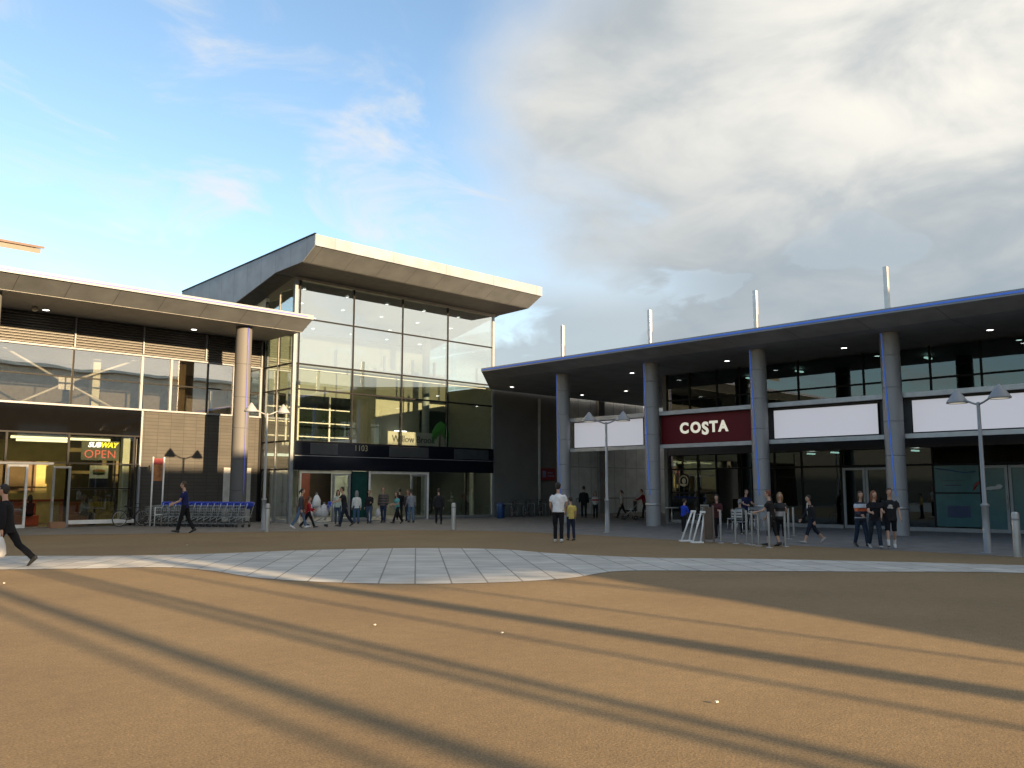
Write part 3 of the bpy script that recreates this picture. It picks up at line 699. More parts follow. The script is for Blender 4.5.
door_x(15.02, 15.95, GALV, G_RIGHT); door_x(14.07, 15.0, GALV, G_RIGHT)
door_x(9.83, 10.72, GALV, G_TEAL); door_x(8.93, 9.8, GALV, G_TEAL)
for a, b_, z0, z1 in ((12.36, 10.79, .2, 1.42), (12.36, 10.79, 1.48, 2.48), (8.86, 6.04, .2, 2.48), (5.96, 3.24, .2, 2.48)):
    f_ = part('window_film', MB().box((XG-.02, b_, z0), (XG+.02, a, z1)), G_TEAL, RB)
    if z1 < 2: part('notice', MB().box((XG-.028, 11.15, .55), (XG-.022, 11.95, .98)), mat('navy_notice', (.015, .03, .09), .4), f_)
    elif a > 12:
        part('notice_line', MB().box((XG-.028, 11.4, 1.72), (XG-.022, 12.0, 1.76)).box((XG-.028, 11.3, 1.90), (XG-.022, 12.1, 1.92)), mat('navy_ink', (.01, .02, .05), .4), f_)
        part('wave_print', MB().tube([(XG-.022, 12.3, 2.38), (XG-.022, 11.8, 2.3), (XG-.022, 11.3, 2.2), (XG-.022, 10.9, 2.24)], .02, 6), mat('blue_ink', (.02, .08, .2), .4), f_)
        part('swoosh_print', MB().tube([(XG-.024, 11.0, 1.55), (XG-.024, 10.92, 1.75), (XG-.024, 10.8, 1.86)], [.02, .06, .03], 6), mat('red_ink', (.30, .05, .04), .5), f_)
emb = MB()
emb.ell((XG-.07, 10.30, 1.64), (.01, .26, .06)); emb.ell((XG-.07, 10.12, 1.70), (.01, .12, .07)); emb.ell((XG-.07, 10.45, 1.60), (.01, .16, .04))
part('white_emblem', emb, mat('white_print', (.45, .46, .46), .5), RB)
part('transom', MB().box((XG-.03, 10.79, 1.42), (XG+.07, 12.36, 1.48)), MULL, RB)
# interiors, floors and side walls
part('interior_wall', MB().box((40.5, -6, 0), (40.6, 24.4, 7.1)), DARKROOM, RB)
part('interior_floor', MB().box((XG+.1, -6, 3.3), (40.5, 24.4, 3.7)), FLOOR_IN, RB)
part('interior_floor', MB().box((XG+.1, -6, .006), (40.5, 24.4, .03)), FLOOR_IN, RB)
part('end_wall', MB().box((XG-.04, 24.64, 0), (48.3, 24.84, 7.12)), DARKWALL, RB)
part('end_wall', MB().box((48.302, 24.64, 0), (51.69, 24.84, 10.5)), DARKWALL, RB)  # taller piece added to keep the sun off the far cladding
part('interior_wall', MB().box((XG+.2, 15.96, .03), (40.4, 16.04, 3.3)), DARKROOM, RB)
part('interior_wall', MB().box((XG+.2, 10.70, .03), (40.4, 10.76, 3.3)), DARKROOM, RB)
for x, y, z in ((37.6, 21.6, 3.2), (37.2, 18.6, 3.2), (36.6, 17.2, 3.2), (37.2, 14, 3.2), (37, 13.2, 7.0), (37.6, 21.8, 7.0), (37.0, 18.9, 7.0)):
    part('ceiling_light', MB().box((x-.3, y-.06, z-.04), (x+.3, y+.06, z+.02)), glow('shop_light', (.85, 1, .9), .6), RB)
part('counter', MB().bevbox((38.6, 18.2, .03), (39.3, 23.6, 1.1)), mat('dark_wood', (.06, .035, .02), .5), RB)
# dark wall between tower and passage, pale cladding beyond
WA = thing('passage_wall', 'tall dark grey wall between the glass tower and the parade, pale clad at its far end', 'wall', (38, 36.5, 0))
part('dark_panel', MB().box((34.18, 36.5, .9), (40.6, 36.8, 7.9)), DARKWALL, WA)
part('plinth', MB().box((34.18, 36.46, 0), (40.6, 36.8, .897)), PLINTH, WA)
part('clad_panel', MB().box((40.602, 36.52, 0), (52, 36.8, 10)), LIGHTCLAD, WA)
part('clad_panel', MB().box((51.7, 24.0, 0), (52, 36.515, 10)), LIGHTCLAD, WA)
part('downpipe', MB().tube([(37.85, 36.40, .1), (37.85, 36.40, 7.1)], .09, 10), mat('pale_pipe', (.36, .36, .35), .5), WA)
part('pilaster', MB().box((43.4, 36.3, 0), (44.0, 36.518, 7.6)), mat('mid_grey_pier', (.2, .2, .2), .6), WA)
part('handrail', MB().tube([(41.0, 36.2, 1.0), (47, 36.2, 1.0)], .04, 8).tube([(41.0, 36.2, .0), (41.0, 36.2, 1.0)], .04, 8).tube([(47.0, 36.2, .0), (47.0, 36.2, 1.0)], .04, 8), GALV, WA)

# signs on the parade
CS = thing('shop_sign', 'dark red COSTA sign board with cream letters between two columns', 'sign', (31.2, 20.1, 3.55))
part('board', MB().bevbox((31.16, 18.0, 3.535), (31.28, 22.5, 4.785), .01), mat('maroon_board', (.115, .007, .012), .55, 0, .05, spec=.25), CS)
lt = 0.0
for ch, y in zip('COSTA', [gx(u, 428, 31.15).y for u in (684.2, 695.6, 705.2, 713.6, 723.2)]):
    lettering(ch, .62 if ch != 'S' else .72, (31.15, y, 4.18 if ch != 'S' else 4.12), FACE_X, glow('cream_letter', (.9, .85, .68), .11), CS, name='letter', bold=.026, extrude=.012)
sigm = glow('backlit_white_panel', (.86, .84, .90), .07)
def blank_sign(y0, y1, z0, z1, label, split=None):
    o = thing('sign_panel', label, 'sign', (31.2, (y0+y1)/2, z0), 0, 'blank white sign panels')
    part('light_panel', MB().box((31.17, y0, z0), (31.28, y1, z1)), sigm, o)
    part('frame', MB().box((31.155, y0, z0-.03), (31.285, y1, z0-.002)).box((31.155, y0, z1+.002), (31.285, y1, z1+.03)).box((31.155, y0-.03, z0-.03), (31.285, y0-.002, z1+.03)).box((31.155, y1+.002, z0-.03), (31.285, y1+.03, z1+.03)), MULL, o)
blank_sign(23.5, 27.62, 3.57, 4.76, 'blank white sign panel above the open passage, left of the dark red sign')
blank_sign(12.97, 17.08, 3.58, 4.68, 'blank white sign panel just right of the dark red sign')
blank_sign(7.4, 11.75, 3.58, 4.70, 'blank white sign panel behind the street lamp heads at far right')
ws = thing('wall_sign', 'small dark red notice fixed to the dark grey wall beside the downpipe', 'sign', (38.5, 36.4, 2.2))
part('plate', MB().bevbox((38.0, 36.40, 2.12), (39.3, 36.458, 2.86), .01), mat('red_plate', (.20, .02, .025), .5), ws)
part('print', MB().box((38.12, 36.39, 2.3), (38.42, 36.398, 2.7)).box((38.55, 36.39, 2.55), (39.0, 36.398, 2.62)).box((38.55, 36.39, 2.36), (39.15, 36.398, 2.43)), mat('pale_blue_print', (.18, .2, .3), .5), ws)
rs = thing('window_roundel', 'round pale emblem on the glass left of the cafe door', 'sign', (34.5, 23.75, 2.0))
lm_ = MB(); lm_.torus((34.55, 23.72, 1.98), .24, .035, 'X', 20, 6); lm_.ell((34.55, 23.72, 1.98), (.012, .12, .13)); lm_.box((34.545, 23.5, 1.78), (34.555, 23.94, 1.84))
part('emblem', lm_, mat('pale_gold_print', (.42, .36, .24), .5), rs)

# neighbouring roof at far left
NB = thing('neighbour_building', 'brown edged flat roof corner rising above the canopy at far left', 'building', (4, 52, 0))
part('roof', MB().xprism([(48.2, 13.72), (48.2, 13.98), (62, 17.3), (62, 17.3-.06)], -20, 12.85), mat('brown_roof_slab', (.13, .115, .10), .6), NB)
part('roof_edge', MB().xprism([(48.1, 13.985), (48.1, 14.10), (62, 17.43), (62, 17.31)], -20, 13.0), mat('dark_brown_edge', (.10, .06, .045), .6), NB)
part('wall', MB().box((-20, 50, 0), (9.8, 62, 13.7)), BRICK, NB)
part('frontage', MB().box((-90, 39.3, 0), (-6.2, 47, 9.6)), mat('dark_shop_frontage', (.012, .012, .012), .5), NB)
part('flue', MB().box((10.9, 52, 14.1), (11.25, 52.35, 16.6)), WHITE, NB)

# ------------------------------------------------------------------ behind the viewer: hall opposite and added gallery, shaped to cast the plaza's shade
OB = thing('retail_hall', 'broad grey retail hall behind the viewer, its shade lying over the right of the plaza', 'building', (36, -15, 0))
clad = mat('dark_shop_cladding', (.03, .03, .03), .6); clad2 = mat('grey_brown_cladding', (.62, .56, .50), .6)
part('wall', MB().box((12.0, -37, 0), (75, -15, 9.6)), clad, OB)
part('upper_wall', MB().box((12.0, -37, 9.602), (20.3, -15.02, 12.75)), clad2, OB)
part('upper_wall', MB().box((20.302, -37, 9.602), (75, -15.02, 13.55)), clad2, OB)
part('shade_wing', MB().add([(8.9, -31, 0), (11.99, -31, 0), (11.99, -15.2, 0), (8.9, -15.2, 0), (8.9, -31, 3.2), (11.99, -31, 5.1), (11.99, -15.2, 5.1), (8.9, -15.2, 3.2)], [(0, 3, 2, 1), (4, 5, 6, 7), (0, 1, 5, 4), (1, 2, 6, 5), (2, 3, 7, 6), (3, 0, 4, 7)]), clad, OB)  # unseen wedge added to give the ground shade its slanting edge
part('roof', MB().box((11.8, -37.2, 12.752), (20.3, -14.4, 13.0)), ALU, OB)
part('roof', MB().box((20.302, -37.2, 13.552), (75.2, -14.4, 13.85)), ALU, OB)
for i in range(9): part('window', MB().box((14+i*6.5, -14.99, .4), (19.5+i*6.5, -14.95, 4.2)), G_FASCIA, OB)
for i in range(6): part('sign_band', MB().box((14+i*10, -14.99, 6.6), (18.5+i*10, -14.9, 7.9)), WHITE, OB)
GA = thing('shadow_gallery', 'unseen raised gallery on slim columns behind the viewer, added to shape the plaza shadows', 'building', (-15, -40, 0))  # added out of view; its height and gap set where the plaza is shaded
part('deck', MB().box((-80, -41.5, 12.1), (7.4, -40, 18.2)), ALU, GA)
part('deck', MB().box((7.402, -41.5, 10.3), (11.7, -40, 18.2)), ALU, GA)
for x in (-3, -10, -18, -26): part('column', MB().tube([(x, -40.8, 0), (x, -40.8, 12.09)], .25, 14), COLM, GA)
part('column', MB().tube([(10.4, -40.8, 0), (10.4, -40.8, 10.29)], .1, 14), COLM, GA)
for x, r_ in ((2.6, .065), (3.12, .145), (4.42, .085), (4.74, .10), (6.2, .06), (7.2, .22), (8.55, .05)):
    part('shadow_mast', MB().tube([(x, -22, 0), (x, -22, 9.5)], r_, 14), COLM, GA)  # unseen poles added to cast the narrow shadow stripes

# ------------------------------------------------------------------ PEOPLE
def sweep(mb, chain, side, seg=12):
    """loft elliptical rings (point, half width, half depth) along a chain; 'side' is the width direction"""
    n = len(chain); vs = []; fs = []
    for i, (p, rw, rd) in enumerate(chain):
        t = (chain[min(i+1, n-1)][0]-chain[max(i-1, 0)][0]).normalized()
        a = (side-t*side.dot(t))
        a = a.normalized() if a.length > .05 else t.orthogonal().normalized()
        c = t.cross(a)
        for k in range(seg):
            th = 2*PI*k/seg; vs.append(p+a*math.cos(th)*rw+c*math.sin(th)*rd)
    for i in range(n-1):
        for k in range(seg):
            k2 = (k+1) % seg; fs.append((i*seg+k, i*seg+k2, (i+1)*seg+k2, (i+1)*seg+k))
    fs.append(tuple(range(seg-1, -1, -1))); fs.append(tuple(range((n-1)*seg, n*seg)))
    mb.add(vs, fs, True)
def blend(name, mb, voxel, smooth=4):
    """fuse overlapping lofts into ONE continuous skin"""
    me = mb.mesh(name); o = bpy.data.objects.new(name, me); COL.objects.link(o)
    m = o.modifiers.new('fuse', 'REMESH'); m.mode = 'VOXEL'; m.voxel_size = voxel; m.use_smooth_shade = True
    s = o.modifiers.new('soft', 'SMOOTH'); s.iterations = smooth; s.factor = .5
    dg = bpy.context.evaluated_depsgraph_get(); out = bpy.data.meshes.new_from_object(o.evaluated_get(dg))
    bpy.data.objects.remove(o); bpy.data.meshes.remove(me); out.name = name
    return out
def crumple(me, seed):
    nr = [V(n.vector) for n in me.vertex_normals]
    for q, nq in zip(me.vertices, nr):
        p = q.co*9+V((seed, 0, 0)); f = mnoise.noise(V((p.x, p.y, p.z*.8)))+.5*mnoise.noise(p*2.3)
        q.co = q.co+nq*f*.0085
def cloth(c, name=None):
    return mat(name or 'cloth_%02d%02d%02d' % tuple(int(x*99) for x in c), c, .9, 0, .18, 9, .25, 60, .2)
SKIN = mat('skin', (.46, .27, .19), .55, 0, .06, 5); EYEM = mat('eye', (.03, .025, .02), .3); LIP = mat('lip', (.33, .13, .11), .5)
HAIRC = {'black': (.012, .010, .009), 'brown': (.05, .028, .016), 'dark': (.025, .017, .012), 'red': (.16, .05, .02), 'grey': (.2, .2, .2), 'fair': (.22, .15, .07)}
X_ = V((1, 0, 0))
def person(label, x, y, head, h=1.75, female=False, legs=((8, 4), (-8, 6)), arms=((6, 8, 12), (-4, 8, 14)), lean=2, look=0, top=(.05, .05, .06), top_mat=None,
           sleeve='long', hem=.02, bottom=(.03, .03, .04), trouser='long', shoe=(.02, .02, .02), hair='dark', style='short', seat=None, wide=1.0, sock=None, base=0.0):
    """head = world heading in degrees; legs ((hip flex, knee flex) left, right); arms ((forward, outward, elbow) left, right)"""
    U = V((0, -math.sin(R(-lean)), 1)); U = V((0, math.sin(R(lean)), math.cos(R(lean)))); Fd = V((0, math.cos(R(lean)), -math.sin(R(lean))))
    pel = V((0, 0, .92)); sw = .165 if female else .19
    J = {}
    T = lambda d, f=0.0, s_=0.0: pel+U*d+Fd*f+X_*s_
    lowest = 9
    for sd, (hp, kn), nm in ((-1, legs[0], 'l'), (1, legs[1], 'r')):
        hip = pel+V((sd*.088, 0, -.02)); th = R(hp)
        kne = hip+V((sd*.012, math.sin(th)*.415, -math.cos(th)*.415)); sh = th-R(kn)
        ank = kne+V((0, math.sin(sh)*.405, -math.cos(sh)*.405))
        fa = max(-1.0, min(.25, sh*.9)) if abs(sh) > .05 else 0     # foot pitch: heel lifts behind, toe lifts ahead
        J[nm] = (hip, kne, ank, fa); lowest = min(lowest, ank.z-.075-max(0, math.sin(-fa)*.15))
    for sd, (fw_, ab, el), nm in ((-1, arms[0], 'L'), (1, arms[1], 'R')):
        shd = T(.445, -.01, sd*sw); a = R(fw_)
        dirn = (V((sd*math.sin(R(ab)), math.sin(a)*math.cos(R(ab)), -math.cos(a)*math.cos(R(ab))))).normalized()
        elb = shd+dirn*.285; b = R(fw_+el)
        d2 = V((sd*math.sin(R(ab))*(.6 if el < 40 else -.7), math.sin(b), -math.cos(b))).normalized()
        wr = elb+d2*.25; J[nm] = (shd, elb, wr, d2)
    hc = T(.735, .025); crown = .115
    dz = -lowest
    # --- body, one skin
    b = MB()
    sweep(b, [(T(-.09), .11*wide, .085), (T(0), .150*wide, .10), (T(.10), .128*wide, .088), (T(.22), .135*wide, .092), (T(.34), .155*wide, .10), (T(.44), sw*.86, .085), (T(.49), .085, .065), (T(.515), .055, .055)], X_)
    sweep(b, [(T(.47, 0), .058, .06), (T(.56, .005), .052, .054), (T(.64, .015), .052, .056)], X_)
    Ml = Matrix.Rotation(R(look), 3, 'Z')
    def HP(v): return hc+Ml @ V(v)
    b.ell(hc, (.073, .092, .112), 16, 12, Ml); b.ell(HP((0, .028, -.055)), (.052, .058, .06), 12, 8, Ml)
    b.ell(HP((0, .094, -.015)), (.013, .020, .024), 8, 6, Ml)
    for sd in (-1, 1): b.ell(HP((sd*.074, -.005, -.008)), (.012, .02, .032), 8, 6, Ml)
    for nm in 'lr':
        hip, kne, ank, fa = J[nm]
        sweep(b, [(hip+V((0, 0, .06)), .082, .085), (hip.lerp(kne, .3), .076, .08), (kne, .052, .056), (kne.lerp(ank, .35), .052, .056), (ank, .036, .038), (ank+V((0, 0, -.05)), .036, .045)], X_)
        fd = V((0, math.cos(fa), math.sin(fa)))
        sweep(b, [(ank+V((0, -.04, -.03)), .034, .03), (ank+fd*.05+V((0, 0, -.045)), .038, .026), (ank+fd*.14+V((0, 0, -.055)), .036, .018)], X_)
    for nm in 'LR':
        shd, elb, wr, d2 = J[nm]; sd = -1 if nm == 'L' else 1
        sweep(b, [(shd+V((-sd*.03, 0, .02)), .05, .052), (shd.lerp(elb, .4), .043, .045), (elb, .036, .037), (elb.lerp(wr, .3), .038, .037), (wr, .025, .023)], X_)
        nrm = V((-sd, 0, 0)); nrm = (nrm-d2*nrm.dot(d2)).normalized(); ac = d2.cross(nrm)      # palm faces the thigh; ac runs across the knuckles
        if ac.y < 0: ac = -ac
        sweep(b, [(wr-d2*.01, .026, .02), (wr+d2*.035, .040, .017), (wr+d2*.085, .041, .014)], ac)
        for q, (off, ln) in enumerate(((.034, .066), (.012, .076), (-.011, .070), (-.033, .056))):
            r0 = wr+d2*.078+ac*off; m1 = r0+d2*ln*.5+nrm*.008; m2 = r0+d2*ln*.85+nrm*.026
            b.tube([r0, m1, m2], [.0095, .009, .0075], 8)
        b.tube([wr+d2*.03+ac*.03, wr+d2*.06+ac*.058+nrm*.012, wr+d2*.09+ac*.062+nrm*.026], [.013, .011, .009], 8)
    for i, p in enumerate(b.v): b.v[i] = (p[0], p[1], p[2]+dz)
    me = blend('body', b, .0115, 3)
    for m_ in (SKIN, EYEM, LIP): me.materials.append(m_)
    zo = V((0, 0, dz))
    for p in me.polygons:
        c = Ml.transposed() @ (p.center-hc-zo)
        if c.y > .045 and abs(c.z) < .2:
            if abs(abs(c.x)-.032) < .013 and abs(c.z-.012) < .008: p.material_index = 1
            elif abs(c.x) < .024 and abs(c.z+.058) < .007 and c.y > .06: p.material_index = 2
    root = bpy.data.objects.new('person', me); COL.objects.link(root)
    def add(nm, mb, vox, m, sm=3):
        for i, p in enumerate(mb.v): mb.v[i] = (p[0], p[1], p[2]+dz)
        me_ = blend(nm, mb, vox, sm)
        if nm in ('coat', 'shirt', 'jumper', 'trousers', 'shorts'): crumple(me_, len(PEOPLE)*3.7)
        return link(nm, me_, m, root)
    # --- top
    b = MB(); k = .022 if sleeve != 'coat' else .032
    ch = [(T(-hem), (.152*wide+k), .11+k), (T(.05), .142*wide+k, .10+k), (T(.15), .135*wide+k, .095+k), (T(.30), .152*wide+k, .10+k), (T(.42), sw*.88+k*.8, .09+k), (T(.485), .10, .075), (T(.512), .068, .066)]
    if female: ch.insert(4, (T(.33, .015), .150*wide+k, .115+k))
    sweep(b, ch, X_, 16)
    cut = {'short': .62, 'none': .12}.get(sleeve, 2.0)
    for nm in 'LR':
        shd, elb, wr, d2 = J[nm]; sd = -1 if nm == 'L' else 1
        c = [(shd+V((-sd*.05, 0, .015)), .062, .062), (shd.lerp(elb, .25), .058+k*.4, .060+k*.4)]
        if cut < 1: c.append((shd.lerp(elb, cut), .054+k*.4, .056+k*.4))
        else: c += [(elb, .045+k*.5, .047+k*.5), (elb.lerp(wr, .5), .042+k*.5, .042+k*.5), (wr.lerp(elb, .03), .033+k*.3, .033+k*.3)]
        sweep(b, c, X_)
    add('coat' if sleeve == 'coat' else ('shirt' if sleeve == 'short' else 'jumper'), b, .0155, top_mat or cloth(top))
    # --- bottom
    b = MB()
    sweep(b, [(T(.07), .136*wide+.012, .096+.012), (T(0), .152*wide+.014, .108+.014), (pel+V((0, 0, -.10)), .135*wide, .10)], X_, 16)
    for nm in 'lr':
        hip, kne, ank, fa = J[nm]
        c = [(hip+V((0, 0, .05)), .092, .098), (hip.lerp(kne, .3), .090, .094), (hip.lerp(kne, .8), .072, .076)]
        if trouser == 'shorts': c += [(kne, .074, .080)]
        elif trouser == 'crop': c += [(kne, .062, .068), (kne.lerp(ank, .45), .060, .064)]
        else:
            lo = .058 if trouser == 'long' else .066
            c += [(kne, .064, .069), (kne.lerp(ank, .4), .062, .066), (kne.lerp(ank, .98)+V((0, -.005, 0)), lo, lo+.006)]
        sweep(b, c, X_)
    add({'shorts': 'shorts'}.get(trouser, 'trousers'), b, .0155, cloth(bottom))
    # --- shoes
    for nm in 'lr':
        hip, kne, ank, fa = J[nm]; fd = V((0, math.cos(fa), math.sin(fa))); un = V((0, -math.sin(fa), math.cos(fa)))
        b = MB()
        sweep(b, [(ank+un*.0-fd*.062, .030, .03), (ank-fd*.045-un*.035, .044, .042), (ank+fd*.05-un*.033, .047, .043), (ank+fd*.12-un*.045, .05, .031), (ank+fd*.178-un*.052, .038, .024), (ank+fd*.20-un*.055, .015, .014)], X_)
        b.tube([ank+un*.02-fd*.01, ank-un*.03], [.044, .046], 10)
        add('shoe', b, .012, mat('shoe_%02d' % int(shoe[0]*99), shoe, .55), 2)
        if sock:
            b = MB(); b.tube([kne.lerp(ank, .62), ank], [.047, .045], 12); add('sock', b, .012, cloth(sock), 1)
    # --- hair
    b = MB()
    b.ell(HP((0, -.016, .028)), (.084, .096, .103), 16, 10, Ml)
    if style in ('short', 'crop'): b.ell(HP((0, -.045, -.02)), (.076, .062, .075), 12, 8, Ml)
    if style == 'long':
        sweep(b, [(HP((0, -.045, .04)), .088, .075), (HP((0, -.055, -.06)), .092, .06), (HP((0, -.06, -.16)), .095, .05), (HP((0, -.055, -.25)), .07, .03)], X_)
        for sd in (-1, 1): b.tube([HP((sd*.07, .0, .04)), HP((sd*.082, .005, -.06)), HP((sd*.085, .01, -.18))], [.03, .026, .012], 8)
    if style == 'tied':
        b.ell(HP((0, -.045, -.02)), (.076, .062, .075), 12, 8, Ml); b.tube([HP((0, -.11, .02)), HP((0, -.15, -.04)), HP((0, -.14, -.16))], [.03, .03, .012], 8)
    hm = MB(); hm.v, hm.f, hm.mi, hm.sm = b.v, b.f, b.mi, b.sm
    ho = add('hair', hm, .012, mat('hair_'+hair, HAIRC[hair], .6, 0, .3, 30, .5, 90), 2)
    bm = bmesh.new(); bm.from_mesh(ho.data)                         # trim the hair away from the face
    kill = [f for f in bm.faces if (lambda c: c.y > .03 and c.z < .058+(.0 if style != 'crop' else .01) and abs(c.x) < .08)(Ml.transposed() @ (f.calc_center_median()-hc-zo))]
    bmesh.ops.delete(bm, geom=kill, context='FACES'); bm.to_mesh(ho.data); bm.free()
    sc = h/1.77
    root.location = (x, y, base); root.rotation_euler = (0, 0, R(head-90)); root.scale = (sc, sc, sc)
    root['label'] = label; root['category'] = 'person'
    root['hand_l'] = (J['L'][2]+J['L'][3]*.1+zo)[:]; root['hand_r'] = (J['R'][2]+J['R'][3]*.1+zo)[:]
    return root
def hand_world(o, side):
    p = V(o['hand_'+side][:]); s_ = o.scale[0]; a = o.rotation_euler.z
    return V((o.location.x+s_*(p.x*math.cos(a)-p.y*math.sin(a)), o.location.y+s_*(p.x*math.sin(a)+p.y*math.cos(a)), o.location.z+s_*p.z))
PEOPLE = []
def P(label, u, v, rel, **kw):
    """rel: heading relative to looking away from the viewer, + turns left"""
    p = gp(u, v) if not isinstance(u, V) else u
    o = person(label, p.x, p.y, AWAY+rel, **kw); PEOPLE.append(o); return o
PAVEZ = 0.0045
WALK1 = ((26, 4), (-22, 14)); WALK2 = ((-22, 16), (26, 4)); STAND = ((3, 3), (-3, 3))
NAVY = (.016, .018, .035); DARK = (.018, .018, .02); JEAN = (.055, .085, .14)
suit = P('person in black suit striding left with a white bag at the left edge', 4, 567, 96, h=1.80, legs=((28, 3), (-30, 18)), arms=((-14, 10, 14), (16, 10, 16)), lean=7, top=(.012, .012, .015), sleeve='coat', hem=.16, bottom=(.014, .014, .016), hair='black')
staff = P('person in navy polo shirt and black trousers walking past the trolleys', 184, 533.3, 98, h=1.88, legs=((16, 4), (-14, 14)), arms=((22, 6, 42), (30, 6, 40)), lean=5, look=6, top=(.015, .02, .09), sleeve='short', hem=.06, bottom=(.012, .012, .014), hair='brown')
P('person in dark grey jacket and blue jeans beside a child in red', 300, 528.6, -80, h=1.64, female=True, legs=((20, 5), (-18, 14)), lean=4, top=(.06, .06, .07), hem=.08, bottom=(.10, .15, .24), shoe=(.7, .7, .7), hair='black', style='tied')
P('child in red top and dark trousers near the loaded trolley', 308, 528.5, -75, h=1.32, legs=WALK2, arms=((20, 8, 60), (10, 8, 50)), top=(.30, .015, .025), hem=.05, bottom=(.015, .02, .02), hair='brown')
pusher = P('person in black short sleeved shirt pushing the trolley full of white bags', 344, 526.5, 108, h=1.73, legs=((16, 4), (-20, 16)), arms=((48, 4, 20), (46, 4, 22)), lean=8, top=(.022, .022, .026), sleeve='short', hem=.06, bottom=(.016, .02, .035), hair='brown')
P('person in pale green top standing behind the loaded trolley', V((22.3, 34.4, 0)), 0, 190, h=1.55, female=True, legs=STAND, top=(.40, .46, .40), hem=.06, bottom=(.05, .08, .13), hair='dark', style='long')
P('person in white hooded top behind the loaded trolley', V((23.0, 33.9, 0)), 0, 20, h=1.52, female=True, legs=STAND, top=(.62, .62, .60), hem=.1, bottom=(.06, .1, .18), hair='grey', style='long')
P('person in black top and jeans left of the striped jumper', 369, 523.5, 175, h=1.54, female=True, legs=((6, 3), (-8, 6)), arms=((14, 6, 80), (4, 8, 12)), top=(.02, .02, .022), bottom=JEAN, hair='fair', style='tied')
strp = P('person in brown and grey striped jumper and jeans outside the entrance', 383, 522.8, 170, h=1.70, legs=((6, 3), (-8, 6)), top_mat=striped('striped_knit', [(.05, .045, .045), (.13, .10, .085)], .13), hem=.08, bottom=(.03, .045, .09), hair='brown', style='crop', wide=1.08)
P('person in black clothes half hidden behind the striped jumper', V((26.6, 35.4, 0)), 0, 10, h=1.66, legs=WALK1, top=(.016, .016, .018), bottom=(.014, .014, .016), hair='black')
P('person in teal top and black leggings striding by the entrance doors', 397, 523.8, 130, h=1.50, female=True, legs=((24, 3), (-24, 10)), arms=((18, 8, 70), (14, 8, 60)), top=(.12, .36, .36), sleeve='short', hem=.10, bottom=(.012, .012, .014), hair='dark', style='long')
P('person with long red hair in dark top behind the teal top', V((26.6, 34.7, 0)), 0, 170, h=1.55, female=True, legs=STAND, top=(.05, .04, .04), bottom=(.03, .04, .07), hair='red', style='long')
P('person in light grey hooded top and blue jeans by the entrance doors', 411, 522.8, 20, h=1.60, female=True, legs=((8, 4), (-8, 6)), arms=((12, 8, 30), (4, 8, 20)), top=(.24, .25, .28), hem=.10, bottom=(.10, .16, .24), hair='black', style='tied')
P('person in dark jacket and black trousers walking alone toward the glass', 438.5, 524, 12, h=1.63, legs=((12, 4), (-14, 12)), top=(.02, .02, .024), sleeve='coat', hem=.12, bottom=(.013, .013, .014), hair='dark', style='crop', wide=1.1)
man = P('person in white T-shirt and black track trousers seen from behind', 558.5, 542.4, -8, h=1.79, legs=((5, 2), (-5, 4)), arms=((8, 10, 40), (12, 12, 40)), lean=1, look=-5, top=(.74, .73, .74), sleeve='short', hem=.04, bottom=(.012, .012, .014), shoe=(.62, .62, .62), hair='black', style='crop', wide=1.1)
P('child in yellow T-shirt and navy trousers beside the white T-shirt', 571, 540.6, 20, h=1.36, legs=((4, 2), (-4, 4)), arms=((10, 6, 60), (4, 8, 20)), look=10, top=(.55, .44, .13), sleeve='short', hem=.06, bottom=(.018, .024, .05), shoe=(.05, .05, .05), hair='dark')
P('person in black jacket standing in the passage behind the boy', 584, 518, 0, h=1.76, legs=STAND, top=(.013, .013, .014), sleeve='coat', hem=.1, bottom=(.012, .012, .013), hair='black')
P('person in white top with a red scarf in the passage', 595.5, 518.8, 160, h=1.46, female=True, legs=STAND, arms=((16, 8, 70), (12, 8, 60)), top_mat=bands('white_and_red_top', [(0, (.3, .3, .3)), (.95, (.45, .44, .43)), (1.16, (.26, .03, .03)), (1.27, (.5, .49, .48))]), bottom=(.015, .015, .017), hair='dark', style='long')
P('person in pale grey top walking left along the passage', 622, 518.2, 95, h=1.58, female=True, legs=((24, 4), (-24, 14)), top=(.34, .34, .33), sleeve='short', hem=.08, bottom=(.013, .013, .015), hair='dark', style='tied')
P('person in dark red top bending over a pushchair in the passage', 645, 518.4, 92, h=1.62, legs=((14, 6), (-16, 10)), arms=((50, 4, 20), (48, 4, 20)), lean=14, top=(.18, .012, .02), hem=.06, bottom=(.015, .015, .017), hair='brown')
P('child in bright blue top standing by the white barrier frames', 684, 534.2, -60, h=1.25, legs=((4, 3), (-6, 6)), arms=((24, 6, 60), (20, 6, 60)), lean=6, top=(.02, .05, .38), hem=.04, bottom=(.014, .014, .016), shoe=(.3, .3, .3), hair='dark')
P('person in maroon top standing behind the second white frame', V((24.6, 15.6, 0)), 0, 150, h=1.42, female=True, legs=STAND, arms=((26, 6, 70), (20, 6, 70)), lean=8, top=(.06, .018, .022), hem=.08, bottom=(.018, .018, .02), hair='black', style='long')
P('person in navy shirt standing behind the seated customer', 746, 530, 200, h=1.60, legs=STAND, arms=((34, 6, 50), (30, 6, 50)), lean=8, top=(.018, .024, .07), sleeve='short', hem=.05, bottom=(.013, .013, .015), hair='dark', style='crop')
seated = P('person in grey and white top seated at the cafe table', 740, 534.5, -40, h=1.55, female=True, legs=((84, 86), (80, 78)), arms=((40, 6, 50), (38, 6, 50)), lean=6, top=(.13, .14, .14), hem=.02, bottom=(.014, .014, .016), hair='grey', style='tied', base=.0)
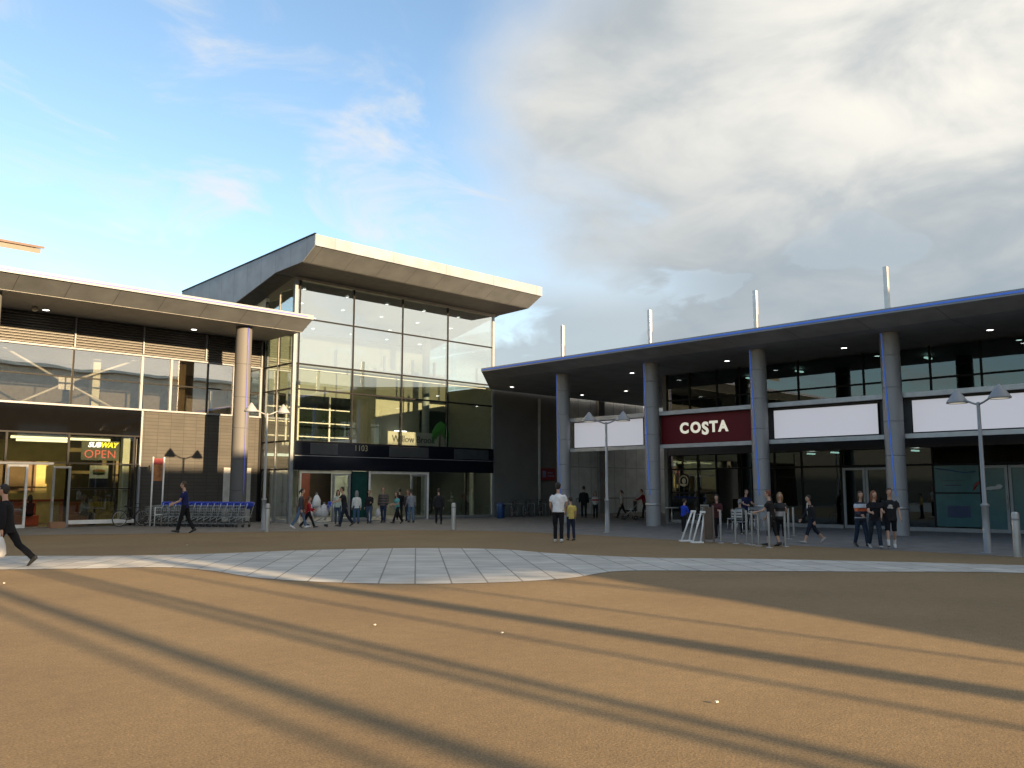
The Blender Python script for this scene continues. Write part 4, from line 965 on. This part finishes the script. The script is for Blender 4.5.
P('person in black top with cropped trousers leaning by the barrier posts', 772.5, 546.4, 60, h=1.56, legs=((10, 4), (-10, 8)), arms=((34, 10, 40), (14, 10, 20)), lean=6, look=10, top=(.02, .02, .024), sleeve='short', hem=.06, bottom=(.018, .02, .03), trouser='crop', hair='red')
P('person with long fair hair in black and white top by the barrier posts', 781.5, 546, 165, h=1.50, female=True, legs=((4, 3), (-6, 5)), arms=((18, 8, 100), (10, 8, 30)), top_mat=bands('black_white_top', [(0, (.02, .02, .02)), (.98, (.42, .38, .38)), (1.14, (.02, .02, .022))]), sleeve='short', hem=.05, bottom=(.012, .012, .014), trouser='crop', hair='fair', style='long')
P('person in dark tracksuit top with white stripe walking past the cafe glass', 812, 543.4, 94, h=1.47, legs=((24, 6), (-26, 20)), arms=((-12, 6, 14), (16, 6, 24)), lean=4, top=(.014, .018, .03), hem=.08, bottom=(.016, .02, .04), trouser='crop', shoe=(.34, .33, .31), hair='dark')
P('person in navy jumper with white and orange bands, leftmost of three', 862, 547, 190, h=1.53, female=True, wide=1.22, legs=((14, 4), (-10, 10)), arms=((18, 10, 80), (26, 10, 40)), lean=2, look=-14, top_mat=bands('navy_white_orange_knit', [(0, (.014, .017, .035)), (.92, (.42, .44, .48)), (.95, (.014, .017, .035)), (1.14, (.48, .11, .04)), (1.25, (.42, .46, .52)), (1.37, (.014, .017, .035))]), hem=.10, bottom=(.022, .034, .06), hair='brown', style='long')
P('person in black top with long red brown hair, middle of three', 876, 548.6, 172, h=1.56, female=True, legs=((14, 4), (-16, 14)), arms=((30, 8, 60), (34, 8, 50)), look=20, top=(.015, .014, .016), sleeve='short', hem=.06, bottom=(.022, .03, .045), shoe=(.3, .3, .3), hair='red', style='long')
P('person in dark T-shirt with pale print and shorts, rightmost of three', 892, 548.2, 160, h=1.62, legs=((-14, 10), (20, 4)), arms=((6, 10, 20), (10, 10, 30)), wide=1.12, look=14, top=(.012, .014, .028), sleeve='short', hem=.12, bottom=(.010, .011, .016), trouser='shorts', shoe=(.55, .55, .55), sock=(.6, .6, .6), hair='brown', style='crop')
print3 = PEOPLE[-1]
tp = MB(); 
for dx, dz_, r_ in ((-.01, 1.25, .06), (.035, 1.20, .05), (-.04, 1.19, .045)): tp.ell((dx, .128, dz_), (r_, .012, r_*.7), 10, 6)
link('shirt_print', tp.mesh('shirt_print'), mat('pale_print', (.42, .37, .33), .8), print3)
st = MB(); st.tube([(-.02, .128, 1.44), (-.02, .135, 1.25), (-.02, .13, 1.0)], .012, 6)
link('jacket_stripe', st.mesh('jacket_stripe'), WHITE, [o for o in PEOPLE if 'tracksuit' in o['label']][0])
# diners behind the shop glass
for lab, (x, y), rel, c, hr in (('person in dark top with long hair seated inside the shop doorway', (11.2, 41.0), 60, (.05, .02, .02), 'black'),
                                ('person in pale grey top seated behind the shop window', (13.2, 40.6), -90, (.34, .35, .34), 'grey')):
    P(lab, V((x, y, 0)), 0, rel, h=1.68, female=True, legs=((84, 86), (82, 84)), arms=((40, 6, 50), (38, 6, 50)), top=c, bottom=DARK, hair=hr, style='long', base=.03)

# ------------------------------------------------------------------ things held
def bag(label, p, m, s=1.0, group=None):
    b = MB(); c = [(V((0, 0, -.46*s)), .11*s, .06*s), (V((.01, 0, -.40*s)), .15*s, .09*s), (V((-.01, 0, -.24*s)), .14*s, .085*s), (V((0, 0, -.10*s)), .08*s, .05*s), (V((0, 0, -.05*s)), .03*s, .03*s)]
    sweep(b, c, X_); o = thing('carrier_bag', label, 'bag', p, random.uniform(0, 3), group)
    link('sack', b.mesh('sack'), m, o)
    h_ = MB(); h_.tube([(-.02*s, 0, -.06*s), (-.03*s, 0, .0), (0, 0, .02), (.03*s, 0, 0), (.02*s, 0, -.06*s)], .008, 6); link('handle', h_.mesh('handle'), m, o); return o
BAGW = mat('white_plastic_bag', (.62, .63, .64), .4, 0, .08, 8, .4, 18)
bag('white carrier bag held low by the person in the black suit', hand_world(suit, 'l')+V((0, 0, .02)), BAGW)
bag('white carrier bag hanging beside the striped jumper', hand_world(strp, 'r')+V((0, 0, .02)), BAGW, 1.05)

# ------------------------------------------------------------------ street lamps
def lamp(p, ang, label, hh=4.97):
    q = hh-4.97
    t = thing('street_lamp', label, 'street lamp', (p.x, p.y, 0), ang, 'twin headed street lamps')
    pole = MB(); pole.lathe([(.16, 0), (.16, .012), (.088, .014), (.085, 1.15), (.10, 1.17), (.10, 1.21), (.054, 1.25), (.042, 4.55+q), (.03, 4.57+q)], seg=18)
    link('pole', pole.mesh('pole'), GALV, t)
    for sd in (-1, 1):
        a = MB(); a.tube([(0, 0, 4.50+q), (sd*.18, 0, 4.56+q), (sd*.36, 0, 4.64+q), (sd*.50, 0, 4.70+q)], .026, 8); link('arm', a.mesh('arm'), GALV, t)
        hd = MB(); hd.lathe([(0.0, 4.97), (.035, 4.95), (.145, 4.81), (.262, 4.64), (.267, 4.605), (.24, 4.595), (.225, 4.61), (.0, 4.64)], (sd*.65, 0, q), 22)
        o = link('lamp_shade', hd.mesh('lamp_shade'), mat('pale_grey_shade', (.27, .28, .30), .5, .1, .05), t)
        ln = MB(); ln.lathe([(0, 4.606), (.21, 4.606)], (sd*.65, 0, q), 18); link('lens', ln.mesh('lens'), mat('frosted_lens', (.6, .58, .5), .4, emit=(1, .9, .7), es=.10), o)
lamp(V((16.9, 31.3, 0)), R(-10), 'twin headed grey street lamp in front of the brown wall, by a bollard', 5.0)
lamp(gp(607.5, 532.5), R(-62), 'twin headed grey street lamp beside the white panel over the passage', 4.50)
lamp(gp(988, 553), R(-115), 'twin headed grey street lamp at far right, before the teal window', 4.22)

# ------------------------------------------------------------------ bollards, barrier posts
def bollard_proto():
    t = thing('bollard', '', 'bollard', (0, 0, 0))
    link('post', MB().lathe([(.088, 0), (.088, 1.0), (.08, 1.02)], seg=20).mesh('post'), mat('dull_bollard_steel', (.38, .375, .36), .45, .4, .1), t)
    link('cap', MB().lathe([(.08, 1.021), (.083, 1.03), (.05, 1.055), (0, 1.06)], seg=20).mesh('cap'), STEEL, t)
    link('ring', MB().lathe([(.0885, .86), (.092, .865), (.092, .90), (.0885, .905)], seg=20).mesh('ring'), mat('grey_band', (.2, .2, .2), .5), t)
    return t
b0 = bollard_proto(); b0['group'] = 'steel bollards'
for i, (u, v, lab) in enumerate(((267, 532, 'steel bollard standing by the lamp at the glass tower corner'), (453.5, 530, 'steel bollard right of the lone dark jacketed walker'), (1018, 557, 'steel bollard at the right edge, beside the teal door'))):
    o = b0 if i == 0 else dup(b0); p = gp(u, v); o.location = (p.x, p.y, 0); o['label'] = lab
POSTM = mat('dull_steel_post', (.30, .295, .28), .5, .3, .1)
def post_proto():
    t = thing('barrier_post', '', 'barrier post', (0, 0, 0), 0, 'cafe barrier posts')
    link('pole', MB().lathe([(.034, 0), (.034, .96), (.03, .97), (0, .98)], seg=14).mesh('pole'), POSTM, t)
    link('foot_plate', MB().lathe([(0.0, .012), (.09, .012), (.10, .0)], seg=16).mesh('foot_plate'), STEEL, t)
    return t
q0 = post_proto()
PL = [(721, 543, 'barrier post just right of the brown board'), (736, 543.5, 'barrier post in front of the seated customer'), (747, 544, 'barrier post under the cafe table edge, in front of the navy shirt'), (752.5, 545, 'barrier post just left of the third column'),
      (759, 546, 'barrier post in front of the third column'), (769.5, 547.5, 'barrier post in front of the cropped trousers'), (785.5, 546.5, 'barrier post right beside the long fair hair'), (789, 539, 'thin barrier post set back right of the fair hair'),
      (794, 536, 'rightmost barrier post, set back before the dark glass'), (669.5, 521.5, 'barrier post by the cafe glass under the round emblem'), (678, 521, 'barrier post by the cafe glass left of the blue top')]
for i, (u, v, lab) in enumerate(PL):
    o = q0 if i == 0 else dup(q0); p = gp(u, v); o.location = (p.x, p.y, 0); o['label'] = lab
# white folding barrier frames and brown board
def frame_thing(u, v, label, tilt):
    p = gp(u, v); t = thing('leaning_barrier', label, 'barrier', (p.x, p.y, 0), R(AWAY-90)); t.scale = (.85, .85, .86)
    f = MB(); w_ = .25
    for s_ in (-1, 1): f.bevbox((-.03+s_*.0, -.02, 0), (.03, .02, .02), .005)
    def leg(x0, x1): return MB().tube([(x0, 0, .03), (x1, 0, 1.05)], .032, 8)
    link('leg', leg(-.20, tilt-.05).mesh('leg'), WHITE, t); link('leg', leg(.08, tilt+.06).mesh('leg'), WHITE, t)
    link('foot', MB().bevbox((-.27, -.16, 0), (.16, .16, .05), .012).mesh('foot'), WHITE, t)
    link('top_bar', MB().bevbox((tilt-.09, -.04, 1.03), (tilt+.10, .04, 1.10), .012).mesh('top_bar'), WHITE, t)
frame_thing(687, 541.5, 'leaning white barrier frame beside the child in blue', .25)
frame_thing(698.5, 543, 'leaning white barrier frame left of the brown board', .17)
p = gp(711, 543); t = thing('menu_board', 'narrow brown menu board right of the white barrier frames', 'board', (p.x, p.y, 0), R(AWAY-90))
link('panel', MB().bevbox((-.165, -.02, .1), (.05, .02, 1.06), .01).mesh('panel'), mat('brown_board', (.07, .05, .04), .5), t)
link('leg', MB().bevbox((.06, -.03, 0), (.11, .03, 1.1), .006).mesh('leg'), mat('brown_timber', (.13, .1, .08), .6), t)
link('leg', MB().bevbox((-.21, -.03, 0), (-.17, .03, 1.1), .006).mesh('leg'), mat('brown_timber', (.13, .1, .08), .6), t)

# ------------------------------------------------------------------ cafe furniture
def chair_proto():
    t = thing('cafe_chair', '', 'chair', (0, 0, 0), 0, 'silver cafe chairs')
    link('seat', MB().bevbox((-.21, -.20, .43), (.21, .21, .46), .012).mesh('seat'), STEEL, t)
    bk = MB()
    for z in (.60, .70, .80): bk.bevbox((-.20, -.235, z), (.20, -.215, z+.06), .006)
    bk.tube([(-.20, -.20, .44), (-.20, -.235, .88), (.20, -.235, .88), (.20, -.20, .44)], .013, 8); link('backrest', bk.mesh('backrest'), STEEL, t)
    for sx_ in (-1, 1):
        for sy in (-1, 1): link('leg', MB().tube([(sx_*.19, sy*.18, .43), (sx_*.21, sy*.21, 0)], .013, 8).mesh('leg'), STEEL, t)
    return t
def table_proto():
    t = thing('cafe_table', '', 'table', (0, 0, 0), 0, 'round cafe tables')
    link('tabletop', MB().lathe([(0, .70), (.34, .70), (.35, .71), (.35, .73), (.34, .74), (0, .74)], seg=24).mesh('tabletop'), mat('pale_tabletop', (.5, .5, .49), .35), t)
    link('stem', MB().tube([(0, 0, .05), (0, 0, .70)], .03, 12).mesh('stem'), STEEL, t)
    link('base', MB().lathe([(0, .05), (.05, .05), (.25, .02), (.26, 0)], seg=20).mesh('base'), STEEL, t)
    return t
c0, t0 = chair_proto(), table_proto()
sp0 = seated.location
a_ = R(AWAY-40)
spots = [(V((sp0.x, sp0.y, 0)), a_-PI/2, 'silver cafe chair under the seated customer in grey and white'), (gp(733, 530), R(30), 'empty silver cafe chair left of the seated customer'), (gp(757, 531), R(150), 'silver cafe chair half hidden behind the third column'),
         (gp(664, 521), R(20), 'silver cafe chair by the far cafe window'), (gp(703, 524), R(100), 'silver cafe chair in front of the cafe glass, left of the doorway')]
for i, (p, a, lab) in enumerate(spots):
    o = c0 if i == 0 else dup(c0); o.location = (p.x, p.y, 0); o.rotation_euler = (0, 0, a); o['label'] = lab
for i, (p, lab) in enumerate(((V((sp0.x+.62*math.cos(a_), sp0.y+.62*math.sin(a_), 0)), 'round pale cafe table in front of the seated customer'), (gp(672, 523), 'round cafe table behind the blue top child, by the far window'), (gp(711, 526), 'round cafe table left of the cafe doorway'))):
    o = t0 if i == 0 else dup(t0); o.location = (p.x, p.y, 0); o['label'] = lab
# shop seating seen through the left window
def booth(x, y, label, m):
    t = thing('booth_seat', label, 'seat', (x, y, .03))
    link('seat', MB().bevbox((-.55, -.25, .0), (.55, .25, .45), .04).mesh('seat'), m, t); link('backrest', MB().bevbox((-.55, .22, .3), (.55, .36, 1.0), .04).mesh('backrest'), m, t)
booth(13.0, 41.0, 'orange booth seat behind the left shop window', mat('orange_vinyl', (.42, .12, .03), .4)); booth(14.2, 41.0, 'yellow booth seat behind the left shop window', mat('yellow_vinyl', (.5, .38, .04), .4))
booth(11.1, 41.5, 'red orange booth seat seen through the open shop doorway', mat('red_orange_vinyl', (.42, .07, .02), .4)); booth(9.9, 41.9, 'dull red booth seat at the far left of the shop', mat('dull_red_vinyl', (.22, .05, .03), .4))
for x, y, lab in ((13.65, 40.5, 'small white table between the orange and yellow seats'), (10.5, 41.0, 'small table beside the red booth seat')):
    t = thing('shop_table', lab, 'table', (x, y, .03)); link('tabletop', MB().bevbox((-.3, -.3, .70), (.3, .3, .74), .01).mesh('tabletop'), mat('pale_laminate', (.5, .5, .47), .4), t); link('stem', MB().tube([(0, 0, 0), (0, 0, .70)], .04, 10).mesh('stem'), STEEL, t)

# ------------------------------------------------------------------ trolleys
BLUE = mat('blue_plastic', (.02, .06, .50), .4); CHROME = mat('zinc_wire', (.42, .44, .45), .35, .6)
def trolley_proto(name='shopping_trolley'):
    """front of the basket towards +x, handle at the back"""
    t = thing(name, '', 'shopping trolley', (0, 0, 0), 0, 'nested shopping trolleys')
    w0, w1 = .22, .28; B = MB()
    def P4(fx, s_, fz):   # basket corner interpolation: fx 0 back..1 front, s -1..1, fz 0 bottom..1 top
        w_ = w1+(w0-w1)*fx
        return V((-.42+.84*fx, s_*w_, .42+(.30 if fx > .5 else .22)*0+fz*(.50-.14*fx)+.06*fx))
    for fz in (0, .25, .5, .75, 1):
        for s_ in (-1, 1): B.tube([P4(0, s_, fz), P4(1, s_, fz)], .006 if fz < 1 else .011, 5)
        B.tube([P4(1, -1, fz), P4(1, 1, fz)], .006 if fz < 1 else .011, 5)
    for i in range(9):
        fx = i/8
        for s_ in (-1, 1): B.tube([P4(fx, s_, 0), P4(fx, s_, 1)], .005, 5)
        B.tube([P4(fx, -1, 0), P4(fx, 1, 0)], .005, 5)
    for s_ in (-.5, 0, .5): B.tube([P4(0, s_, 0), P4(1, s_, 0)], .005, 5); B.tube([P4(1, s_, 0), P4(1, s_, 1)], .005, 5)
    link('basket', B.mesh('basket'), CHROME, t)
    F = MB()
    for s_ in (-1, 1):
        F.tube([(-.52, s_*.27, 1.0), (-.44, s_*.27, .70), (-.30, s_*.25, .30), (-.34, s_*.26, .14), (.44, s_*.20, .16)], .015, 8)
        F.tube([(.30, s_*.20, .155), (-.34, s_*.25, .44)], .012, 8)
    F.tube([(.44, -.20, .16), (.44, .20, .16)], .014, 8)
    link('frame', F.mesh('frame'), CHROME, t)
    link('handle', MB().tube([(-.52, -.27, 1.0), (-.52, .27, 1.0)], .028, 10).bevbox((-.53, -.25, .86), (-.40, .25, 1.06), .03).mesh('handle'), BLUE, t)
    link('child_seat', MB().bevbox((-.40, -.2, .76), (-.385, .2, .93), .005).mesh('child_seat'), BLUE, t)
    for x in (-.33, .42):
        for s_ in (-1, 1):
            yy = s_*(.25 if x < 0 else .19)
            link('wheel', MB().lathe([(.0, -.014), (.055, -.014), (.062, -.008), (.062, .008), (.055, .014), (0, .014)], seg=14).mesh('wheel'), BLACK, t)
            wl = t.children[-1]; wl.location = (x, yy, .062); wl.rotation_euler = (PI/2, 0, 0)
    return t
tr0 = trolley_proto()
n_tr = 14; ta, tb = gp(239, 527.2), gp(156, 526.2); xs_ = [ta.lerp(tb, i/13) for i in range(n_tr)]; t_ang = math.atan2(tb.y-ta.y, tb.x-ta.x)
words = ['rightmost nested trolley, in front of the round column', 'second trolley from the column end of the nested row', 'third trolley from the column end of the nested row', 'fourth trolley from the column end of the nested row', 'fifth trolley from the column end of the nested row', 'sixth trolley from the column end of the nested row',
         'seventh trolley from the column end, right of the navy polo', 'eighth trolley from the column end, behind the navy polo', 'sixth trolley from the sign posts, left of the navy polo', 'fifth trolley counted from the two sign posts', 'fourth trolley counted from the two sign posts', 'third trolley counted from the two sign posts', 'second trolley counted from the two sign posts', 'leftmost nested trolley, beside the two white sign posts']
for i, x in enumerate(xs_):
    o = tr0 if i == 0 else dup(tr0); o.location = (x.x, x.y, 0); o.rotation_euler = (0, 0, t_ang); o['label'] = 'wire trolley with blue handle, ' + words[i].replace(' nested trolley', '').replace(' trolley', '')
# trolley bay sign and hoop
ty = thing('trolley_bay_sign', 'white twin post trolley bay sign with red and orange panel', 'sign', (15.2, 37.6, 0))
for x in (14.98, 15.46): link('post', MB().tube([(x-15.2, 0, 0), (x-15.2, 0, 2.98)], .035, 10).mesh('post'), WHITE, ty)
link('panel', MB().bevbox((-.18, -.02, 1.95), (.20, .02, 2.92), .008).mesh('panel'), [mat('orange_panel', (.32, .13, .04), .5, 0, .5, 3)], ty)
link('red_band', MB().bevbox((-.18, -.03, 2.66), (.20, -.021, 2.92), .003).mesh('red_band'), mat('red_band', (.22, .015, .02), .5), ty)
hp = thing('hoop_barrier', 'low white hoop barrier at the foot of the trolley bay sign', 'barrier', (15.35, 37.3, 0))
link('hoop', MB().tube([(-.3, 0, 0), (-.3, 0, .82), (.3, 0, .82), (.3, 0, 0)], .028, 8).mesh('hoop'), WHITE, hp)
link('rail', MB().tube([(-.3, 0, .5), (.3, 0, .5)], .02, 8).mesh('rail'), WHITE, hp)
for s_ in (0, 1):
    pass
# the loaded trolley and its bags
lt_ = dup(tr0); lt_['group'] = ''; del lt_['group']
hw = (hand_world(pusher, 'l')+hand_world(pusher, 'r'))/2
ang = R(AWAY+108); lt_.location = (hw.x+.52*math.cos(ang), hw.y+.52*math.sin(ang), 0); lt_.rotation_euler = (0, 0, ang)
lt_['label'] = 'wire shopping trolley piled with white carrier bags by the entrance doors'
for i, (fx, fy, fz, s_, lab) in enumerate(((-.22, .04, 1.02, 1.3, 'white carrier bag in the loaded trolley, nearest the handle'), (.05, -.08, 1.08, 1.4, 'white carrier bag at the middle of the loaded trolley'), (.34, .05, 1.02, 1.3, 'white carrier bag at the front of the loaded trolley'), (.10, .08, 1.42, 1.25, 'white carrier bag on top of the pile in the loaded trolley'))):
    bag(lab, (lt_.location.x+fx*math.cos(ang)-fy*math.sin(ang), lt_.location.y+fx*math.sin(ang)+fy*math.cos(ang), fz), BAGW, s_, 'carrier bags in the loaded trolley')

# ------------------------------------------------------------------ bicycles
def bike_proto():
    t = thing('bicycle', '', 'bicycle', (0, 0, 0), 0, 'bicycles')
    fm = MB(); bb_, st_, hd_, fw2, rw = V((-.05, 0, .28)), V((-.22, 0, .78)), V((.36, 0, .80)), V((.52, 0, .34)), V((-.52, 0, .34))
    for a, b_ in ((bb_, st_), (st_, hd_), (bb_, hd_-V((0, 0, .1))), (rw, bb_), (rw, st_-V((0, 0, .08))), (hd_, fw2)): fm.tube([a, b_], .018, 8)
    link('frame', fm.mesh('frame'), mat('dark_bike_paint', (.03, .03, .035), .4), t)
    for cx_ in (-.52, .52):
        w_ = link('wheel', MB().torus((cx_, 0, .34), .30, .012, 'Y', 28, 6).mesh('wheel'), STEEL, t)
        link('tyre', MB().torus((cx_, 0, .34), .325, .02, 'Y', 28, 8).mesh('tyre'), BLACK, w_)
        sk = MB()
        for k_ in range(12): sk.tube([(cx_, 0, .34), (cx_+.3*math.cos(k_*PI/6), 0, .34+.3*math.sin(k_*PI/6))], .003, 4)
        link('spokes', sk.mesh('spokes'), STEEL, w_)
    link('saddle', MB().ell((-.24, 0, .86), (.13, .07, .035)).tube([(-.22, 0, .78), (-.235, 0, .85)], .014, 8).mesh('saddle'), BLACK, t)
    link('handlebar', MB().tube([(.36, 0, .80), (.34, 0, .95)], .016, 8).tube([(.30, -.28, .98), (.36, -.1, .96), (.36, .1, .96), (.30, .28, .98)], .013, 8).mesh('handlebar'), BLACK, t)
    link('crank', MB().tube([(-.05, -.08, .28), (-.05, .08, .28)], .012, 6).torus((-.05, .05, .28), .09, .008, 'Y', 18, 5).mesh('crank'), STEEL, t)
    return t
k0 = bike_proto()
for i, (x, y, a, lab) in enumerate(((14.55, 38.6, .15, 'bicycle parked against the shop wall left of the trolley sign'), (35.0, 35.7, .5, 'bicycle against the dark wall, nearest the blue bin'), (36.0, 35.6, .35, 'bicycle against the dark wall, second from the blue bin'), (37.1, 35.6, .6, 'bicycle against the dark wall left of the downpipe'), (38.6, 35.6, .3, 'bicycle under the small red wall notice'))):
    o = k0 if i == 0 else dup(k0); o.location = (x, y, 0); o.rotation_euler = (0, 0, a); o['label'] = lab
rk = thing('bicycle_rack', 'low steel hoops of the bicycle rack along the dark wall', 'bike rack', (36.6, 35.9, 0))
for i in range(5): link('hoop', MB().tube([(-1.9+i*.95, -.3, 0), (-1.9+i*.95, -.3, .75), (-1.9+i*.95, .3, .75), (-1.9+i*.95, .3, 0)], .022, 8).mesh('hoop'), GALV, rk)

# ------------------------------------------------------------------ bin, crate, litter
bi = thing('litter_bin', 'blue litter bin standing at the corner of the glass tower', 'bin', (32.9, 34.6, 0)); bi.scale = (.72, .72, .64)
link('drum', MB().lathe([(.28, 0), (.31, .05), (.33, .95), (.33, .97)], seg=22).mesh('drum'), mat('blue_bin', (.012, .045, .14), .4), bi)
link('hood', MB().lathe([(.335, .975), (.34, 1.0), (.33, 1.22), (.25, 1.30), (0, 1.33)], seg=22).mesh('hood'), mat('blue_bin_hood', (.014, .05, .16), .4), bi)
link('opening', MB().bevbox((-.17, -.36, 1.03), (.17, -.30, 1.17), .01).mesh('opening'), BLACK, bi)
cr_ = thing('cardboard_box', 'small brown cardboard box outside the shop door at left', 'box', (11.65, 38.9, .0))
link('carton', MB().bevbox((-.28, -.2, 0), (.28, .2, .24), .008).mesh('carton'), mat('cardboard', (.30, .16, .09), .8), cr_)
link('flap', MB().bevbox((-.27, -.01, .242), (.27, .19, .252), .003).mesh('flap'), mat('cardboard_flap', (.34, .19, .11), .8), cr_)
pc = gp(652, 520); pcx = thing('pushchair', 'dark pushchair in front of the dark red top in the passage', 'pushchair', (pc.x-1.3*math.cos(R(AWAY-90))*.9, pc.y-1.3*math.sin(R(AWAY-90))*.9, 0), R(AWAY+92))
fr_ = MB()
for s_ in (-.22, .22): fr_.tube([(-.55, s_, 1.0), (.30, s_, .15)], .016, 8).tube([(-.30, s_, .12), (.05, s_, .62)], .016, 8)
fr_.tube([(-.55, -.22, 1.0), (-.55, .22, 1.0)], .02, 8); link('frame', fr_.mesh('frame'), STEEL, pcx)
link('seat', MB().bevbox((-.22, -.20, .42), (.20, .20, .52), .03).bevbox((-.36, -.20, .45), (-.24, .20, .98), .03).mesh('seat'), mat('dark_canvas', (.02, .02, .025), .8), pcx)
for x in (-.30, .30):
    for s_ in (-.24, .24): link('wheel', MB().torus((x, s_, .12), .095, .026, 'Y', 18, 8).mesh('wheel'), BLACK, pcx)
rng = random.Random(3)
for i, (u, v, lab) in enumerate(((375, 626, 'white scrap of litter on the lit ground at centre left'), (187, 545.5, 'white scrap of litter below the navy polo shirt'), (4, 584, 'pale scrap of litter on the ground at the left edge'), (717, 704, 'pale scrap of litter at lower right, nearest the viewer'), (502, 634, 'pale scrap of litter between two shadow bands'))):
    p = gp(u, v); b = MB(); pts = [(math.cos(k_*1.26)*.020*rng.uniform(.6, 1.2), math.sin(k_*1.26)*.015*rng.uniform(.6, 1.2)) for k_ in range(5)]
    b.prism(pts, .012, .022); solo('paper_scrap', b, mat('white_paper', (.6, .58, .54), .8), lab, 'litter', (p.x, p.y, 0), 0, 'scraps of litter', world=False)
